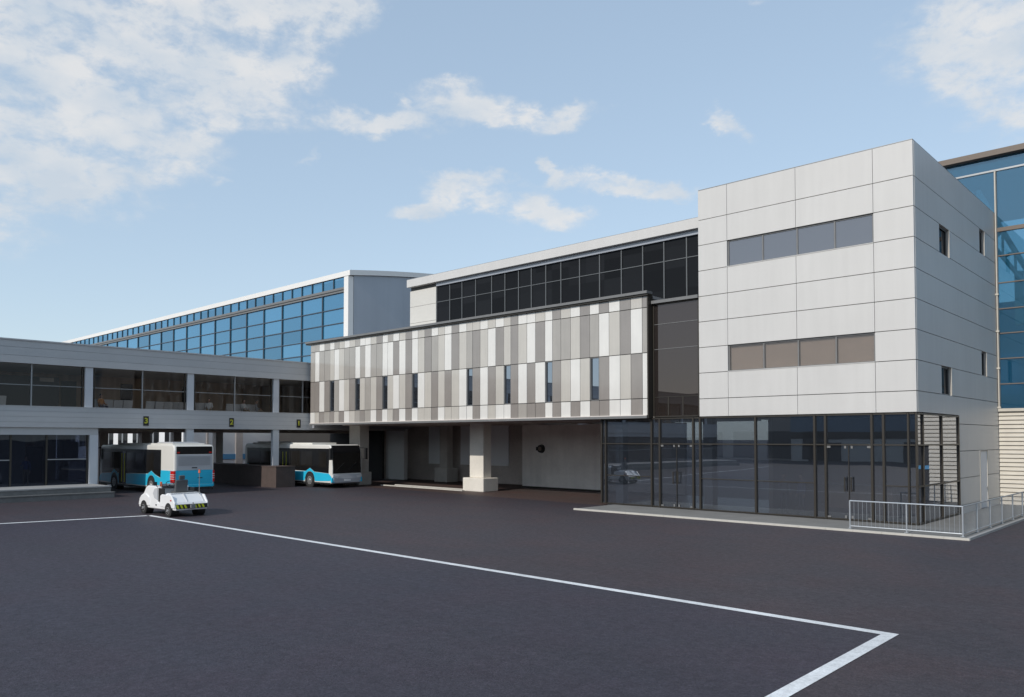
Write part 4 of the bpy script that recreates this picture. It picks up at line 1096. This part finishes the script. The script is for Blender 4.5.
def fingers(J, E, Rr, wrist, d, side):
    """palm and five curled fingers rooted in the wrist joint; d: direction of the forearm"""
    d = Vector(d).normalized(); w = Vector(J[wrist]); s = Vector(side).normalized(); n = d.cross(s)
    palm = len(J); J.append(tuple(w + d * .07)); E.append((wrist, palm)); Rr.append(.034)
    for k, ln in enumerate((.065, .075, .07, .055)):
        a = w + d * .10 + s * (.027 - .018 * k); c = a + d * ln * .55 + n * .006; e = c + d * ln * .4 + n * .025
        i = len(J); J += [tuple(a), tuple(c), tuple(e)]; E += [(palm, i), (i, i + 1), (i + 1, i + 2)]; Rr += [.0095, .009, .008]
    a = w + d * .045 + s * .035; c = a + d * .035 + s * .02
    i = len(J); J += [tuple(a), tuple(c)]; E += [(palm, i), (i, i + 1)]; Rr += [.011, .009]
def standing(label, loc, rot, shirt, trousers, armup=0.0, hairlen=0.0):
    J = [(0, 0, .98), (0, 0, 1.18), (0, 0, 1.40), (.01, 0, 1.50), (.02, 0, 1.60),
         (0, .17, 1.41), (-.01, .23, 1.13), (.06, .25, .88), (0, -.17, 1.41), (-.01, -.23, 1.13), (.06, -.25, .88),
         (0, .10, .92), (.01, .11, .50), (-.01, .115, .09), (.14, .13, .035), (0, -.10, .92), (.02, -.11, .50), (.0, -.115, .09), (.15, -.13, .035)]
    if armup:
        J[9] = (.10, -.24, 1.18); J[10] = (.28, -.16, 1.18 + armup)
    E = [(0, 1), (1, 2), (2, 3), (3, 4), (2, 5), (5, 6), (6, 7), (2, 8), (8, 9), (9, 10), (0, 11), (11, 12), (12, 13), (13, 14), (0, 15), (15, 16), (16, 17), (17, 18)]
    Rr = [(.14, .105), (.135, .10), (.15, .10), .055, .05, .062, .045, .032, .062, .045, .032, .085, .06, .042, .038, .085, .06, .042, .038]
    fingers(J, E, Rr, 7, Vector(J[7]) - Vector(J[6]), (1, 0, 0)); fingers(J, E, Rr, 10, Vector(J[10]) - Vector(J[9]), (1, 0, 0) if not armup else (0, 1, 0))
    def pick(c):
        if c.z > 1.47: return 2
        if abs(c.y) > .20 and c.z < .90: return 2
        if c.x > .27 and c.z > 1.1: return 2
        if c.z < .07: return 3
        return 1 if c.z < .98 and abs(c.y) < .205 else 0
    return person(label, J, E, Rr, shirt, trousers, pick, (.03, 0, 1.655), 1.5, loc, rot, hairlen=hairlen)
def seated(label, loc, rot, shirt, trousers, hairlen=0.0):
    J = [(0, 0, .52), (-.03, 0, .72), (-.05, 0, .94), (-.03, 0, 1.04), (-.01, 0, 1.13),
         (-.04, .17, .95), (.03, .23, .70), (.25, .17, .66), (-.04, -.17, .95), (.03, -.23, .70), (.25, -.17, .66),
         (.02, .10, .53), (.44, .12, .52), (.40, .12, .09), (.54, .13, .035), (.02, -.10, .53), (.44, -.12, .52), (.42, -.12, .09), (.56, -.13, .035)]
    E = [(0, 1), (1, 2), (2, 3), (3, 4), (2, 5), (5, 6), (6, 7), (2, 8), (8, 9), (9, 10), (0, 11), (11, 12), (12, 13), (13, 14), (0, 15), (15, 16), (16, 17), (17, 18)]
    Rr = [(.145, .115), (.135, .10), (.15, .10), .055, .05, .062, .045, .032, .062, .045, .032, .085, .062, .042, .038, .085, .062, .042, .038]
    fingers(J, E, Rr, 7, Vector(J[7]) - Vector(J[6]), (0, -1, 0)); fingers(J, E, Rr, 10, Vector(J[10]) - Vector(J[9]), (0, 1, 0))
    def pick(c):
        if c.z > 1.01: return 2
        if c.x > .24 and c.z > .60: return 2
        if c.z < .07: return 3
        return 1 if (c.z < .60 and (c.x > .1 or c.z < .50)) else 0
    return person(label, J, E, Rr, shirt, trousers, pick, (.0, 0, 1.185), 1.04, loc, rot, hairlen=hairlen)
seated('person in orange sitting upstairs behind the glass right of the first lounge column', (-43.2, -14.3, 4.9), R(20), 'shirt_orange', 'trousers_dark')
seated('person in a white top sitting upstairs above the 2 sign, left of the mullion', (-43.35, -7.2, 4.9), R(-30), 'shirt_white', 'trousers_tan', .5)
seated('person in a white top and tan trousers sitting upstairs left of the last lounge column', (-43.35, -4.6, 4.9), R(10), 'shirt_white', 'trousers_tan')
seated('person in a grey top facing the glass next to the last lounge column', (-43.2, -3.7, 4.9), R(60), 'shirt_grey', 'trousers_tan')
standing('person in a blue top and tan trousers standing inside the ground floor room at left', (-43.1, -18.4, .62), R(-40), 'shirt_blue', 'trousers_tan', .12)
standing('person in grey with one arm raised behind the ground floor glass, left of the pair', (-5.75, 1.0, .1), R(-60), 'shirt_grey', 'trousers_dark', .2)
standing('person in dark blue standing behind the ground floor glass, right of the pair', (-5.0, 1.1, .1), R(-120), 'shirt_blue', 'trousers_dark')
standing('person in white standing at the upper ribbon window of the office block', (-5.75, .65, 9.85), R(-60), 'shirt_white', 'trousers_dark')
